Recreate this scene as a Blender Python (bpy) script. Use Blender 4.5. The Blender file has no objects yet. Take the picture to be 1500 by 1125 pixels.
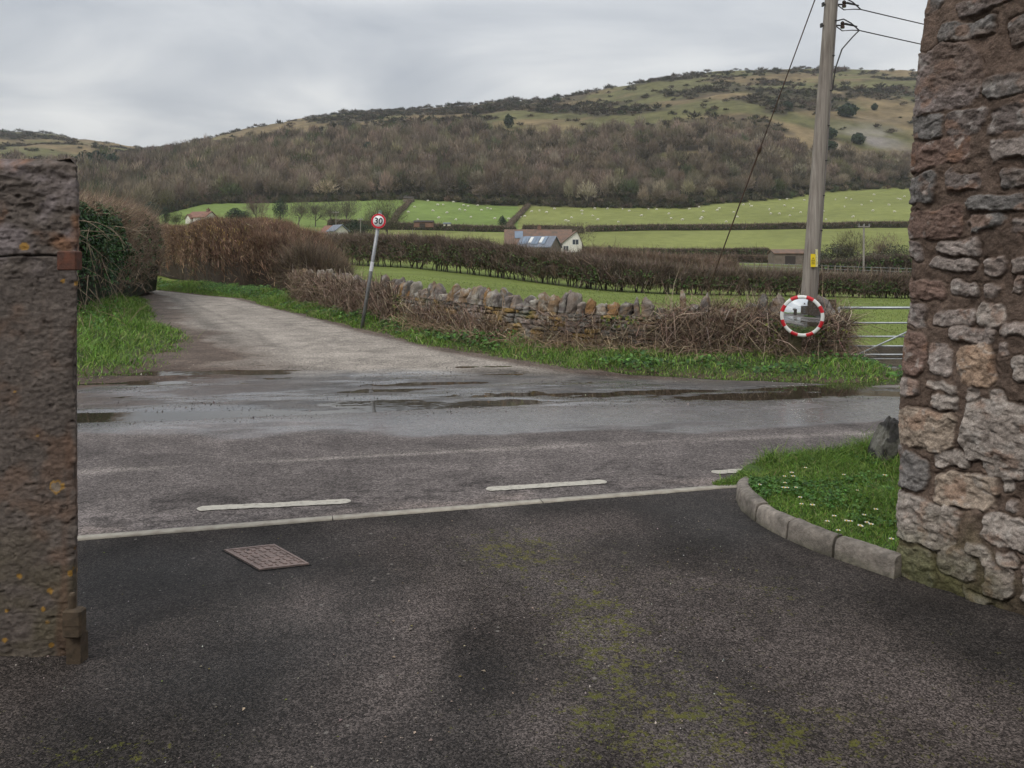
import bpy, math, random
import numpy as np
from math import radians, sin, cos, pi
rng = np.random.default_rng(7)
random.seed(7)
COL = bpy.context.scene.collection
FPX, HOR, EYE = 1200.0, 375.0, 1.6      # the lens in photo pixels, the horizon row, eye height

def U(a, b, n=None): return rng.uniform(a, b, n)

# ------------------------------------------------------------------ noise
def _hash(ix, iy, iz, seed):
    h = (ix.astype(np.int64)*374761393 + iy.astype(np.int64)*668265263 + iz.astype(np.int64)*2147483647 + seed*974711) & 0xffffffff
    h = ((h ^ (h >> 13))*1274126177) & 0xffffffff
    h = ((h ^ (h >> 16))*2246822519) & 0xffffffff
    return ((h ^ (h >> 15)) & 0xffffff)/float(0xffffff)
def vnoise(x, y, z=0.0, seed=0):
    x = np.asarray(x, float); y = np.asarray(y, float); z = np.zeros_like(x)+z
    ix, iy, iz = np.floor(x), np.floor(y), np.floor(z)
    fx, fy, fz = x-ix, y-iy, z-iz
    fx = fx*fx*(3-2*fx); fy = fy*fy*(3-2*fy); fz = fz*fz*(3-2*fz)
    r = 0
    for dz in (0, 1):
        wz = fz if dz else 1-fz
        if dz and not np.any(fz): continue
        for dy in (0, 1):
            wy = fy if dy else 1-fy
            for dx in (0, 1):
                wx = fx if dx else 1-fx
                r = r + wx*wy*wz*_hash(ix+dx, iy+dy, iz+dz, seed)
    return r*2-1
def fbm(x, y, z=0.0, o=4, seed=0, gain=.5):
    s = 0; a = 1; t = 0; f = 1.0
    for k in range(o):
        s = s + a*vnoise(np.asarray(x)*f, np.asarray(y)*f, np.asarray(z)*f, seed+k*17); t += a; a *= gain; f *= 2.03
    return s/t
def sstep(a, b, x):
    t = np.clip((x-a)/(b-a), 0, 1); return t*t*(3-2*t)

# ------------------------------------------------------------------ mesh makers
def np_mesh(name, V, F, mat, col=None, parent=None, smooth=False, attrs=None, uniform=True):
    V = np.asarray(V, np.float64).reshape(-1, 3)
    q = parent
    while q is not None: V = V - np.array(q.location); q = q.parent
    me = bpy.data.meshes.new(name)
    if isinstance(F, np.ndarray):
        M, k = F.shape
        me.vertices.add(len(V)); me.vertices.foreach_set('co', V.astype(np.float32).ravel())
        me.loops.add(M*k); me.polygons.add(M)
        me.polygons.foreach_set('loop_start', np.arange(0, M*k, k, dtype=np.int32))
        me.loops.foreach_set('vertex_index', F.astype(np.int32).ravel())
        if smooth: me.polygons.foreach_set('use_smooth', np.ones(M, bool))
        me.update(calc_edges=True)
    else:
        me.from_pydata([tuple(v) for v in V], [], F)
        if smooth: me.polygons.foreach_set('use_smooth', [True]*len(me.polygons))
    if col is not None:
        c = np.ones((len(V), 4), np.float32); c[:, :3] = np.asarray(col)[:, :3]
        at = me.color_attributes.new('Col', 'FLOAT_COLOR', 'POINT'); at.data.foreach_set('color', c.ravel())
    for an, av in (attrs or {}).items():
        at = me.attributes.new(an, 'FLOAT', 'POINT'); at.data.foreach_set('value', np.asarray(av, np.float32).ravel())
    me.materials.append(mat)
    o = bpy.data.objects.new(name, me); COL.objects.link(o)
    if parent is not None: o.parent = parent
    return o
def grid_faces(n, m):            # n rows, m columns of vertices
    i = np.arange(n-1)[:, None]*m + np.arange(m-1)[None, :]
    i = i.ravel(); return np.stack([i, i+1, i+m+1, i+m], 1)
def tag(o, label=None, cat=None, group=None, kind=None):
    if label: o['label'] = label
    if cat: o['category'] = cat
    if group: o['group'] = group
    if kind: o['kind'] = kind
    return o
def thing(name, loc, label, cat, group=None):
    o = bpy.data.objects.new(name, None); COL.objects.link(o); o.location = loc
    o.empty_display_size = .2
    return tag(o, label, cat, group)
def kids(o): return [c for c in bpy.data.objects if c.parent == o]
def dup(root, loc, rz=0, label=None, group=None, s=1.0, ch=None):
    r = root.copy(); COL.objects.link(r); r.location = loc; r.rotation_euler = (0, 0, rz); r.scale = (s, s, s)
    if label: r['label'] = label
    if group: r['group'] = group
    for c in (ch if ch is not None else kids(root)):
        d = c.copy(); COL.objects.link(d); d.parent = r
    return r
class MB:
    def __init__(s): s.v = []; s.f = []
    def add(s, vs, fs):
        b = len(s.v); s.v += [tuple(map(float, v)) for v in vs]; s.f += [tuple(b+i for i in f) for f in fs]; return s
    def box(s, c, h, rz=0, M=None, jit=0):
        vs = []
        for x in (-1, 1):
            for y in (-1, 1):
                for z in (-1, 1):
                    p = np.array([x*h[0], y*h[1], z*h[2]], float) + rng.uniform(-jit, jit, 3)
                    if M is not None: p = M @ p
                    elif rz: p = np.array([p[0]*cos(rz)-p[1]*sin(rz), p[0]*sin(rz)+p[1]*cos(rz), p[2]])
                    vs.append(p+np.array(c))
        return s.add(vs, [(0, 1, 3, 2), (4, 6, 7, 5), (0, 4, 5, 1), (2, 3, 7, 6), (0, 2, 6, 4), (1, 5, 7, 3)])
    def tube(s, P, R, n=8, cap=True):
        P = [np.array(p, float) for p in P]
        if not hasattr(R, '__len__'): R = [R]*len(P)
        vs = []; ref = None
        for i, p in enumerate(P):
            d = P[min(i+1, len(P)-1)]-P[max(i-1, 0)]; d /= np.linalg.norm(d)+1e-9
            if ref is None: ref = np.array([1, 0, 0.]) if abs(d[0]) < .8 else np.array([0, 1., 0])
            a = np.cross(d, ref); a /= np.linalg.norm(a)+1e-9; b = np.cross(d, a); ref = np.cross(a, d)*-1 if False else ref
            for k in range(n):
                t = 2*pi*k/n; vs.append(p + R[i]*(a*cos(t)+b*sin(t)))
        fs = []
        for i in range(len(P)-1):
            for k in range(n):
                fs.append((i*n+k, i*n+(k+1) % n, (i+1)*n+(k+1) % n, (i+1)*n+k))
        if cap: fs += [tuple(range(n))[::-1], tuple(range((len(P)-1)*n, len(P)*n))]
        return s.add(vs, fs)
    def build(s, name, mat, parent=None, smooth=False):
        return np_mesh(name, np.array(s.v), s.f, mat, parent=parent, smooth=smooth)
def cat_meshes(parts):           # [(V,F,C)] of the same polygon size
    Vs, Fs, Cs, b = [], [], [], 0
    for V, F, C in parts:
        Vs.append(V); Fs.append(F+b); Cs.append(C); b += len(V)
    return np.concatenate(Vs), np.concatenate(Fs), np.concatenate(Cs)
def norm(v): return v/(np.linalg.norm(v, axis=-1, keepdims=True)+1e-9)
def blades(P, D, L, W, C, bend=None):
    """thin pointed blades; bend: (N,3) offset of the tip -> two bent segments"""
    n = len(P); P = np.asarray(P, float); D = norm(np.asarray(D, float))
    L = (np.zeros(n)+L)[:, None]; W = (np.zeros(n)+W)[:, None]
    s = norm(np.cross(D, rng.normal(size=(n, 3))))*W/2
    C = np.asarray(C, float)
    if bend is None:
        V = np.stack([P-s, P+s, P+D*L], 1).reshape(-1, 3); F = np.arange(3*n).reshape(-1, 3)
        return V, F, np.repeat(C, 3, 0)
    mid = P+D*L*.55; tip = P+D*L+bend*L
    V = np.stack([P-s, P+s, mid+s*.8, mid-s*.8, tip], 1).reshape(-1, 3)
    b = np.arange(n)[:, None]*5
    F = np.concatenate([b+np.array([[0, 1, 2]]), b+np.array([[0, 2, 3]]), b+np.array([[3, 2, 4]])])
    return V, F, np.repeat(C, 5, 0)
def leaves(P, N, S, C, asp=.7):
    n = len(P); N = norm(N); a = norm(np.cross(N, rng.normal(size=(n, 3)))); b = np.cross(N, a)
    S = (np.zeros(n)+S)[:, None]; fold = N*S*.18
    V = np.stack([P-a*S*.5, P+b*S*asp*.5-a*S*.08+fold, P+a*S*.5, P-b*S*asp*.5-a*S*.08+fold], 1).reshape(-1, 3)
    i = np.arange(n)[:, None]*4
    F = np.concatenate([i+np.array([[0, 1, 2]]), i+np.array([[0, 2, 3]])])
    return V, F, np.repeat(np.asarray(C, float), 4, 0)
def tint(base, n, v=.25, hue=.06):
    b = np.array(base)[None, :]*np.exp(rng.normal(0, v, (n, 1)))*np.exp(rng.normal(0, hue, (n, 3)))
    return np.clip(b, .002, .9)
def pick(cols, w, n, v=.25, hue=.06):
    cols = np.array(cols, float); i = rng.choice(len(cols), n, p=np.array(w)/np.sum(w))
    return np.clip(cols[i]*np.exp(rng.normal(0, v, (n, 1)))*np.exp(rng.normal(0, hue, (n, 3))), .002, .9)

# ------------------------------------------------------------------ materials
def mk(name):
    m = bpy.data.materials.new(name); m.use_nodes = True
    nt = m.node_tree; return m, nt, nt.nodes['Principled BSDF']
def nd(nt, t, **kw):
    n = nt.nodes.new(t)
    for k, v in kw.items():
        if k.startswith('_'): n.inputs[k[1:].replace('_', ' ')].default_value = v
        else: setattr(n, k, v)
    return n
def noise(nt, scale, detail=4, rough=.55, vec=None, dist=0):
    n = nd(nt, 'ShaderNodeTexNoise', _Scale=scale, _Detail=detail, _Roughness=rough, _Distortion=dist)
    if vec: nt.links.new(vec, n.inputs['Vector'])
    return n.outputs['Fac']
def ramp(nt, fac, stops):
    r = nt.nodes.new('ShaderNodeValToRGB'); nt.links.new(fac, r.inputs[0])
    while len(r.color_ramp.elements) < len(stops): r.color_ramp.elements.new(.5)
    for e, (p, c) in zip(r.color_ramp.elements, stops):
        e.position = p; e.color = (*c, 1) if hasattr(c, '__len__') else (c, c, c, 1)
    return r.outputs[0]
def mixc(nt, f, a, b, mode='MIX'):
    n = nt.nodes.new('ShaderNodeMix'); n.data_type = 'RGBA'; n.blend_type = mode
    for s, v in ((n.inputs[0], f), (n.inputs[6], a), (n.inputs[7], b)):
        if isinstance(v, (int, float)): s.default_value = v
        elif isinstance(v, tuple): s.default_value = (*v, 1)
        else: nt.links.new(v, s)
    return n.outputs[2]
def math_(nt, op, a, b=0.0, clamp=False):
    n = nt.nodes.new('ShaderNodeMath'); n.operation = op; n.use_clamp = clamp
    for s, v in zip(n.inputs, (a, b)):
        if isinstance(v, (int, float)): s.default_value = v
        else: nt.links.new(v, s)
    return n.outputs[0]
def bump(nt, bs, h, strength=.5, dist=.01):
    b = nd(nt, 'ShaderNodeBump', _Strength=strength, _Distance=dist)
    nt.links.new(h, b.inputs['Height']); nt.links.new(b.outputs[0], bs.inputs['Normal'])
def pos(nt): return nt.nodes.new('ShaderNodeNewGeometry').outputs['Position']
def attr(nt, n): return nd(nt, 'ShaderNodeAttribute', attribute_name=n)
def m_attr(name, rough=.8, nscale=6, namp=.35, bscale=None, bstr=.5, bdist=.01, spec=.3, trans=0, nscale2=None, namp2=.3):
    m, nt, bs = mk(name); p = pos(nt); c = attr(nt, 'Col').outputs['Color']
    v = ramp(nt, noise(nt, nscale, 5, .6, p), [(.25, 1-namp), (.75, 1+namp)])
    c = mixc(nt, 1.0, c, v, 'MULTIPLY')
    if nscale2:
        v = ramp(nt, noise(nt, nscale2, 3, .6, p), [(.3, 1-namp2), (.7, 1+namp2)]); c = mixc(nt, 1.0, c, v, 'MULTIPLY')
    nt.links.new(c, bs.inputs['Base Color']); bs.inputs['Roughness'].default_value = rough
    bs.inputs['Specular IOR Level'].default_value = spec
    if bscale: bump(nt, bs, noise(nt, bscale, 6, .65, p), bstr, bdist)
    if trans:
        tr = nt.nodes.new('ShaderNodeBsdfTranslucent'); nt.links.new(c, tr.inputs[0])
        mx = nt.nodes.new('ShaderNodeMixShader'); mx.inputs[0].default_value = trans
        nt.links.new(bs.outputs[0], mx.inputs[1]); nt.links.new(tr.outputs[0], mx.inputs[2])
        nt.links.new(mx.outputs[0], nt.nodes['Material Output'].inputs[0])
    return m
def m_plain(name, c, rough=.7, metal=0, nscale=8, namp=.25, bscale=None, bstr=.4, bdist=.005, c2=None, spec=.4, tc='o'):
    m, nt, bs = mk(name)
    p = nt.nodes.new('ShaderNodeTexCoord').outputs['Object']
    v = noise(nt, nscale, 6, .62, p)
    c2 = c2 or tuple(x*(1-namp) for x in c); c1 = c if c2 is None else c
    nt.links.new(ramp(nt, v, [(.32, c2), (.68, c1)]), bs.inputs['Base Color'])
    bs.inputs['Roughness'].default_value = rough; bs.inputs['Metallic'].default_value = metal
    bs.inputs['Specular IOR Level'].default_value = spec
    if bscale: bump(nt, bs, noise(nt, bscale, 6, .6, p), bstr, bdist)
    return m

M_leaf = m_attr('foliage', .55, 3, .12, spec=.35, trans=.25)
M_twig = m_attr('twigs', .85, 3, .15, spec=.15)
M_far = m_attr('distant twigs', .9, .05, .15, spec=.05)
M_sheep = m_plain('fleece', (.72, .68, .58), .95, nscale=20)
M_galv = m_plain('galvanised steel', (.42, .45, .47), .45, .6, nscale=30, namp=.3)
M_bark = m_plain('bark', (.12, .1, .085), .9, nscale=5, namp=.5)
M_iron = m_plain('rusty iron', (.17, .065, .04), .8, .2, nscale=25, c2=(.075, .04, .03), bscale=60, bstr=.7)
M_iron2 = m_plain('dull rusty iron', (.12, .085, .055), .85, .2, nscale=25, c2=(.06, .045, .03), bscale=60, bstr=.7)

# ------------------------------------------------------------------ the terrain
PXC = np.array([-3000, -400, 110, 215, 300, 450, 600, 700, 850, 1000, 1100, 1200, 1240, 1325, 2200, 5000], float)
def row(vals): return np.interp(PXC, [110, 300, 600, 850, 1000, 1325], vals)
def zrow(Z, ys): return EYE-(row(ys)-HOR)/FPX*Z
ROWS = [(11.2, row([0, 0, 0, 0, 0, 0])), (13.0, np.interp(PXC, [1195, 1240], [0, -.25])), (20.0, row([.1, .1, .1, 0, -.1, -.32])), (30.0, row([.15, .15, .2, -.05, -.2, -.45])), (45.0, row([.45, .45, .5, -.25, -.5, -.76])),
        (63.0, row([1, .9, .9, .1, -.5, -.95])), (110., zrow(110, [355, 352, 365, 385, 392, 394])),
        (150., zrow(150, [350, 341, 359, 376, 381, 382])), (185., zrow(185, [345, 338, 349, 366, 368, 368])),
        (235., zrow(235, [338, 332, 336, 340, 340, 338])), (255., zrow(255, [335, 327, 330, 331, 331, 328]))]
ZB = np.interp(PXC, [110, 215, 300, 450, 600, 700, 770, 1000, 1100, 1200, 1325], [290, 300, 320, 340, 350, 332, 330, 332, 350, 385, 400])
YB = np.interp(PXC, [110, 215, 300, 450, 600, 700, 770, 1000, 1100, 1200, 1325], [332, 322, 301, 293, 289, 300, 304, 303, 293, 284, 280])
XK = np.array([-3000, -600, 0, 60, 130, 215, 300, 400, 500, 600, 700, 850, 950, 1050, 1200, 1340, 2000, 5000], float)
YK = np.array([260, 210, 196, 198, 207, 222, 206, 184, 167, 160, 153, 141, 118, 104, 100, 104, 130, 200], float)
ZK = np.array([1200, 1200, 1200, 1200, 1150, 1000, 960, 930, 910, 900, 900, 900, 900, 900, 900, 900, 900, 900], float)
def T(x, y):
    x = np.asarray(x, float); y = np.asarray(y, float)
    Z = np.maximum(y, .5); px = 750+FPX*x/Z
    near = np.zeros_like(px); z = np.zeros_like(px)
    prevZ = np.full_like(px, 11.2); prevz = np.interp(px, PXC, ROWS[0][1])
    segs = ROWS[1:]
    for Zr, zr in segs:
        cur = np.interp(px, PXC, zr); m = (Z > prevZ) & (Z <= Zr)
        t = (Z-prevZ)/(Zr-prevZ); z = np.where(m, prevz+(cur-prevz)*t, z)
        prevZ = np.full_like(px, Zr); prevz = cur
    zb = np.interp(px, PXC, ZB); yb = EYE-(np.interp(px, PXC, YB)-HOR)/FPX*zb
    m = (Z > prevZ) & (Z <= zb); z = np.where(m, prevz+(yb-prevz)*(Z-prevZ)/(zb-prevZ), z)
    zk = np.interp(px, XK, ZK); hk = EYE-(np.interp(px, XK, YK)-HOR)/FPX*zk
    t = (Z-zb)/(zk-zb); z = np.where((Z > zb) & (t <= 1), yb+(hk-yb)*np.clip(t, 0, 1)*(1.22-.22*np.clip(t, 0, 1)), z)
    z = np.where(t > 1, hk-(Z-zk)*.16, z)
    und = fbm(x/90, y/90, 0, 4, 5)*np.clip((Z-60)/900, 0, .9)*9 + fbm(x/22, y/22, 0, 3, 9)*np.clip((Z-300)/500, 0, 1)*1.6
    z = z+und*(t < .97)
    return z
def pyx(x, y, z): return 750+FPX*x/y, HOR-(z-EYE)*FPX/y
def at(px, Z): return (px-750)/FPX*Z
def G(px, Z):                      # the ground under a photo column at distance Z
    x = at(px, Z); return np.array([x, Z, float(T(np.array([x]), np.array([Z]))[0])])

WTOP = (np.array([-500, 110, 233, 373, 467, 607, 700, 760, 860, 940, 1023, 1117, 1170, 1210, 1257, 1327, 1600], float),
        np.array([262, 258, 246, 226, 210, 200, 202, 220, 218, 208, 197, 206, 222, 238, 236, 244, 244], float))
def wood_density(px, py, x, y):
    """1 in the closed wood, 0 on the open hill"""
    top = np.interp(px, *WTOP)+fbm(x/60, y/60, 0, 3, 31)*14
    d = np.clip(sstep(-16, 9, py-top)*1.35-.35*(fbm(x/26, y/26, 0, 3, 33)+.5), 0, 1)*sstep(-18, -8, py-top)
    clr = ((px-1005)/48)**2+((py-232)/11)**2
    d = d*(clr > 1)
    sc = ((px-1290)/60)**2+((py-205)/42)**2
    d = d*np.where(sc < 1, .08, 1)
    return d
def scrub_density(px, py, x, y):
    n = fbm(x/45, y/38, 0, 4, 77)
    bias = np.interp(px, [0, 215, 330, 450, 560, 700, 850, 950, 1100, 1350], [.1, -.15, -.1, .02, .12, .22, .08, -.12, -.1, -.12])
    spots = 0
    for cx, cy, rx, ry, w in ((1150, 140, 60, 14, .5), (1300, 137, 60, 7, .6), (1115, 165, 45, 9, .4), (1035, 120, 40, 6, .4), (910, 162, 55, 6, .4), (800, 188, 90, 6, -.5), (840, 178, 70, 6, -.4),
                              (60, 208, 40, 8, .5), (1185, 150, 40, 14, .4), (1290, 165, 50, 10, -.6), (1000, 145, 120, 6, -.25), (700, 160, 90, 6, .4), (470, 178, 40, 5, .3), (95, 232, 50, 7, -.6)):
        spots = spots+w*np.exp(-((px-cx)/rx)**2-((py-cy)/ry)**2)
    edge = np.interp(px, *WTOP)-py; spots = spots+.3*sstep(42, 6, edge)*(edge > -20)
    return sstep(.05, .25, n+bias+spots)
def hill_colour(px, py, x, y):
    n = fbm(x/70, y/55, 0, 5, 41); n2 = fbm(x/14, y/14, 0, 4, 43)
    green = np.array([.105, .1, .044]); ochre = np.array([.16, .12, .066]); heath = np.array([.06, .048, .035]); scree = np.array([.19, .17, .155])
    k = sstep(-.12, .25, n+np.interp(px, [0, 215, 500, 850, 950, 1350], [-.1, .3, .25, .1, -.12, -.1])+.35*sstep(140, 215, py)*(px > 900))
    c = green+(ochre-green)*k[..., None]
    h = scrub_density(px, py, x, y)[..., None]; c = c+(heath-c)*h*.75
    s = np.exp(-((px-1275)/55)**2-((py-208)/24)**2)*sstep(-.25, .3, fbm(x/20, y/20, 0, 4, 51)); c = c+(scree-c)*s[..., None]
    n3 = fbm(x/5, y/5, 0, 4, 44); c = c*(1+.45*n2[..., None]+.4*n3[..., None])
    return c
def ground_colour(x, y, z):
    px, py = pyx(x, y, z)
    zb = np.interp(px, PXC, ZB)
    f = np.zeros(x.shape+(3,))
    n = fbm(x/30, y/30, 0, 4, 61)[..., None]; n2 = fbm(x/4, y/4, 0, 4, 62)[..., None]
    g = np.array([.155, .19, .052]); g2 = np.array([.18, .195, .062]); g3 = np.array([.14, .19, .052])
    f[:] = g
    far = ((y > 180))[..., None]; f = np.where(far, g2, f)
    f = np.where(((px < 760) & (y > 236))[..., None], g3, f)
    brown = np.array([.1, .1, .045])
    rough = (y > 66) & (y < 176) & (px > 800)
    f = np.where(rough[..., None], brown+(g-brown)*sstep(-.2, .3, fbm(x/12, y/12, 0, 3, 66))[..., None]*.8, f)
    f = f*(1+.2*n+.16*n2)
    hc = hill_colour(px, py, x, y)
    wd = wood_density(px, py, x, y)[..., None]
    wc = np.array([.055, .043, .032])*(1+.3*n2)
    hc = hc+(wc-hc)*wd
    m = sstep(0, 4, y-zb+fbm(x/9, y/9, 0, 3, 71)*5)[..., None]
    f = f+(hc-f)*m
    # shadowless mud where the gateway is trodden
    mud = np.exp(-((x-6.4)/1.8)**2-((y-11.6)/.35)**2)[..., None]
    f = f+(np.array([.09, .06, .04])-f)*np.clip(mud, 0, 1)
    return np.clip(f, .003, 1)
pxs = np.unique(np.concatenate([np.linspace(-5000, -400, 30), np.linspace(-400, 0, 50), np.linspace(0, 1500, 520), np.linspace(1500, 2200, 60), np.linspace(2200, 6000, 25)]))
Zs = np.unique(np.concatenate([np.linspace(2.5, 13, 12), np.geomspace(13, 260, 170), np.linspace(260, 1300, 330), np.linspace(1300, 2600, 20)]))
PXg, Zg = np.meshgrid(pxs, Zs); Xg = (PXg-750)/FPX*Zg; Tz = T(Xg, Zg)
M_ground = m_attr('turf and hillside', .95, .3, .2, bscale=3.0, bstr=.6, bdist=.15, spec=.1, nscale2=9, namp2=.18)
o = np_mesh('terrain', np.stack([Xg, Zg, Tz-.05], -1), grid_faces(len(Zs), len(pxs)), M_ground, ground_colour(Xg, Zg, Tz).reshape(-1, 3), smooth=True)
tag(o, kind='structure')
M_back = m_plain('turf', (.1, .15, .035), .95, nscale=.5, namp=.4)
o = np_mesh('ground', [(-900, -900, -.05), (900, -900, -.05), (900, 2.5, -.05), (-900, 2.5, -.05)], [(0, 1, 2, 3)], M_back); tag(o, kind='structure')
HAZE = 0.00013; SKYK = 4.4; SUNK = 1.2; EXPO = 0.25
# ------------------------------------------------------------------ road surfaces
S0 = np.array([-2.47, 4.63]); SD = np.array([4.04, 1.07]); SD = SD/np.linalg.norm(SD); SN = np.array([-SD[1], SD[0]])   # flush edging line
F0 = np.array([-4.3, 8.1]); FE = np.array([.985, .171]); FE = FE/np.linalg.norm(FE); FN = np.array([-FE[1], FE[0]])     # far edge of the main road
def fb(x, y): return (x-F0[0])*FN[0]+(y-F0[1])*FN[1]
def fa(x, y): return (x-F0[0])*FE[0]+(y-F0[1])*FE[1]
WATER = -.0052
def micro(x, y):
    a, b = fa(x, y), fb(x, y)
    rough = sstep(-.35, .1, b)*sstep(5.2, 3.0, b)*sstep(10.5, 8.5, a)
    h = .017*rough*(fbm(a*.7, b*2.6, 0, 4, 201)+.12)+.005*rough*fbm(a*5, b*9, 0, 3, 202)
    h = h-.021*np.exp(-((b-.06-.12*fbm(a*.6, a*0, 0, 2, 203))/.27)**2)*sstep(11, 9.5, a)*(.75+.5*fbm(a*.55, 0*a, 0, 2, 208))
    h = h-.013*np.exp(-((b-.55)/.16)**2)*np.exp(-((a-7)/2.6)**2)
    h = h-.014*np.exp(-((b-3.15)/.22)**2)*np.exp(-((a-1.0)/.8)**2)-.011*np.exp(-((b-1.6)/.1)**2)*np.exp(-((a-3.6)/.8)**2)
    h = h-.012*np.exp(-((b-2.2)/.12)**2)*np.exp(-((a-.2)/.5)**2)
    return h+.0015*fbm(x*2, y*2, 0, 3, 204)
def wetness(x, y):
    a, b = fa(x, y), fb(x, y)
    lim = np.interp(a, [-10, 0, 3, 6, 8, 12], [-1.0, -1.0, -1.15, -1.75, -1.5, -.6])+.5*fbm(a*.6, b*1.2, 0, 5, 205)
    up = np.interp(a, [-10, -2, 0, 2, 4, 6, 8, 12], [.7, 1.1, 2.0, 3.0, 2.5, 1.5, .9, .5])+.5*fbm(a*.9, b*.9, 0, 3, 206)
    w = sstep(lim-.12, lim+.12, b)*sstep(up+.3, up-.3, b)
    w = w*(.4+.6*sstep(-.2, .15, fbm(a*1.0, b*3.0, 0, 4, 207)+.35*sstep(.5, -.2, b)+.0*a))
    return w
def asphalt(name, fine, agg_lo, agg_hi, bstr, bdist, wet_rough=.22, moss=False, cscale=1.0):
    m, nt, bs = mk(name); p = pos(nt); L = nt.links
    c = attr(nt, 'Col').outputs['Color']
    big = ramp(nt, noise(nt, 1.7*cscale, 9, .72, p, .5), [(.34, .66), (.5, 1.0), (.66, 1.34)]); c = mixc(nt, 1, c, big, 'MULTIPLY')
    vo = nd(nt, 'ShaderNodeTexVoronoi', _Scale=fine); L.new(p, vo.inputs['Vector'])
    grain = ramp(nt, attr_sep(nt, vo.outputs['Color']), [(0, agg_lo), (.55, 1.0), (1, agg_hi)])
    c = mixc(nt, 1, c, grain, 'MULTIPLY')
    grain2 = ramp(nt, noise(nt, fine*.22, 4, .7, p), [(.3, .74), (.7, 1.26)]); c = mixc(nt, 1, c, grain2, 'MULTIPLY')
    if moss:
        mo = attr(nt, 'moss').outputs['Fac']
        mn = noise(nt, 11, 8, .78, p); mn2 = noise(nt, 55, 3, .7, p)
        t = math_(nt, 'ADD', math_(nt, 'MULTIPLY', mn, .9), math_(nt, 'MULTIPLY', mo, .15))
        t = math_(nt, 'ADD', t, math_(nt, 'MULTIPLY', mn2, .5))
        t = ramp(nt, t, [(.885, 0), (.97, .85)])
        mc = mixc(nt, noise(nt, 5, 3, .6, p), (.05, .065, .014), (.16, .14, .028))
        c = mixc(nt, t, c, mc)
        sp = nd(nt, 'ShaderNodeTexVoronoi', _Scale=16.0, feature='F1'); sp.inputs['Randomness'].default_value = 1; L.new(p, sp.inputs['Vector'])
        pale = ramp(nt, math_(nt, 'ADD', sp.outputs['Distance'], math_(nt, 'MULTIPLY', attr_sep(nt, sp.outputs['Color']), .9)), [(.12, .65), (.19, 0)])
        c = mixc(nt, pale, c, (.22, .2, .18))
    w = attr(nt, 'wet').outputs['Fac']
    wn = ramp(nt, noise(nt, 9, 5, .65, p), [(.3, .7), (.6, 1)]); w = math_(nt, 'MULTIPLY', w, wn)
    c = mixc(nt, math_(nt, 'MULTIPLY', w, .5), c, mixc(nt, 1, c, (.35, .36, .38), 'MULTIPLY'))
    L.new(c, bs.inputs['Base Color'])
    r = math_(nt, 'SUBTRACT', .8, math_(nt, 'MULTIPLY', w, .82-wet_rough)); L.new(r, bs.inputs['Roughness'])
    L.new(math_(nt, 'ADD', .12, math_(nt, 'MULTIPLY', w, .95)), bs.inputs['Specular IOR Level'])
    L.new(math_(nt, 'MULTIPLY', w, .55 if not moss else .0), bs.inputs['Coat Weight']); bs.inputs['Coat Roughness'].default_value = .16; bs.inputs['Coat IOR'].default_value = 1.5
    h = math_(nt, 'ADD', math_(nt, 'MULTIPLY', noise(nt, fine*.6, 4, .7, p), 1.0), math_(nt, 'MULTIPLY', vo.outputs['Distance'], -.6))
    b = nd(nt, 'ShaderNodeBump', _Distance=bdist); L.new(h, b.inputs['Height'])
    L.new(math_(nt, 'MULTIPLY', bstr, math_(nt, 'SUBTRACT', 1.0, math_(nt, 'MULTIPLY', w, .45))), b.inputs['Strength'])
    L.new(b.outputs[0], bs.inputs['Normal'])
    return m
def attr_sep(nt, c):
    s = nt.nodes.new('ShaderNodeSeparateColor'); nt.links.new(c, s.inputs[0]); return s.outputs[0]

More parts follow.
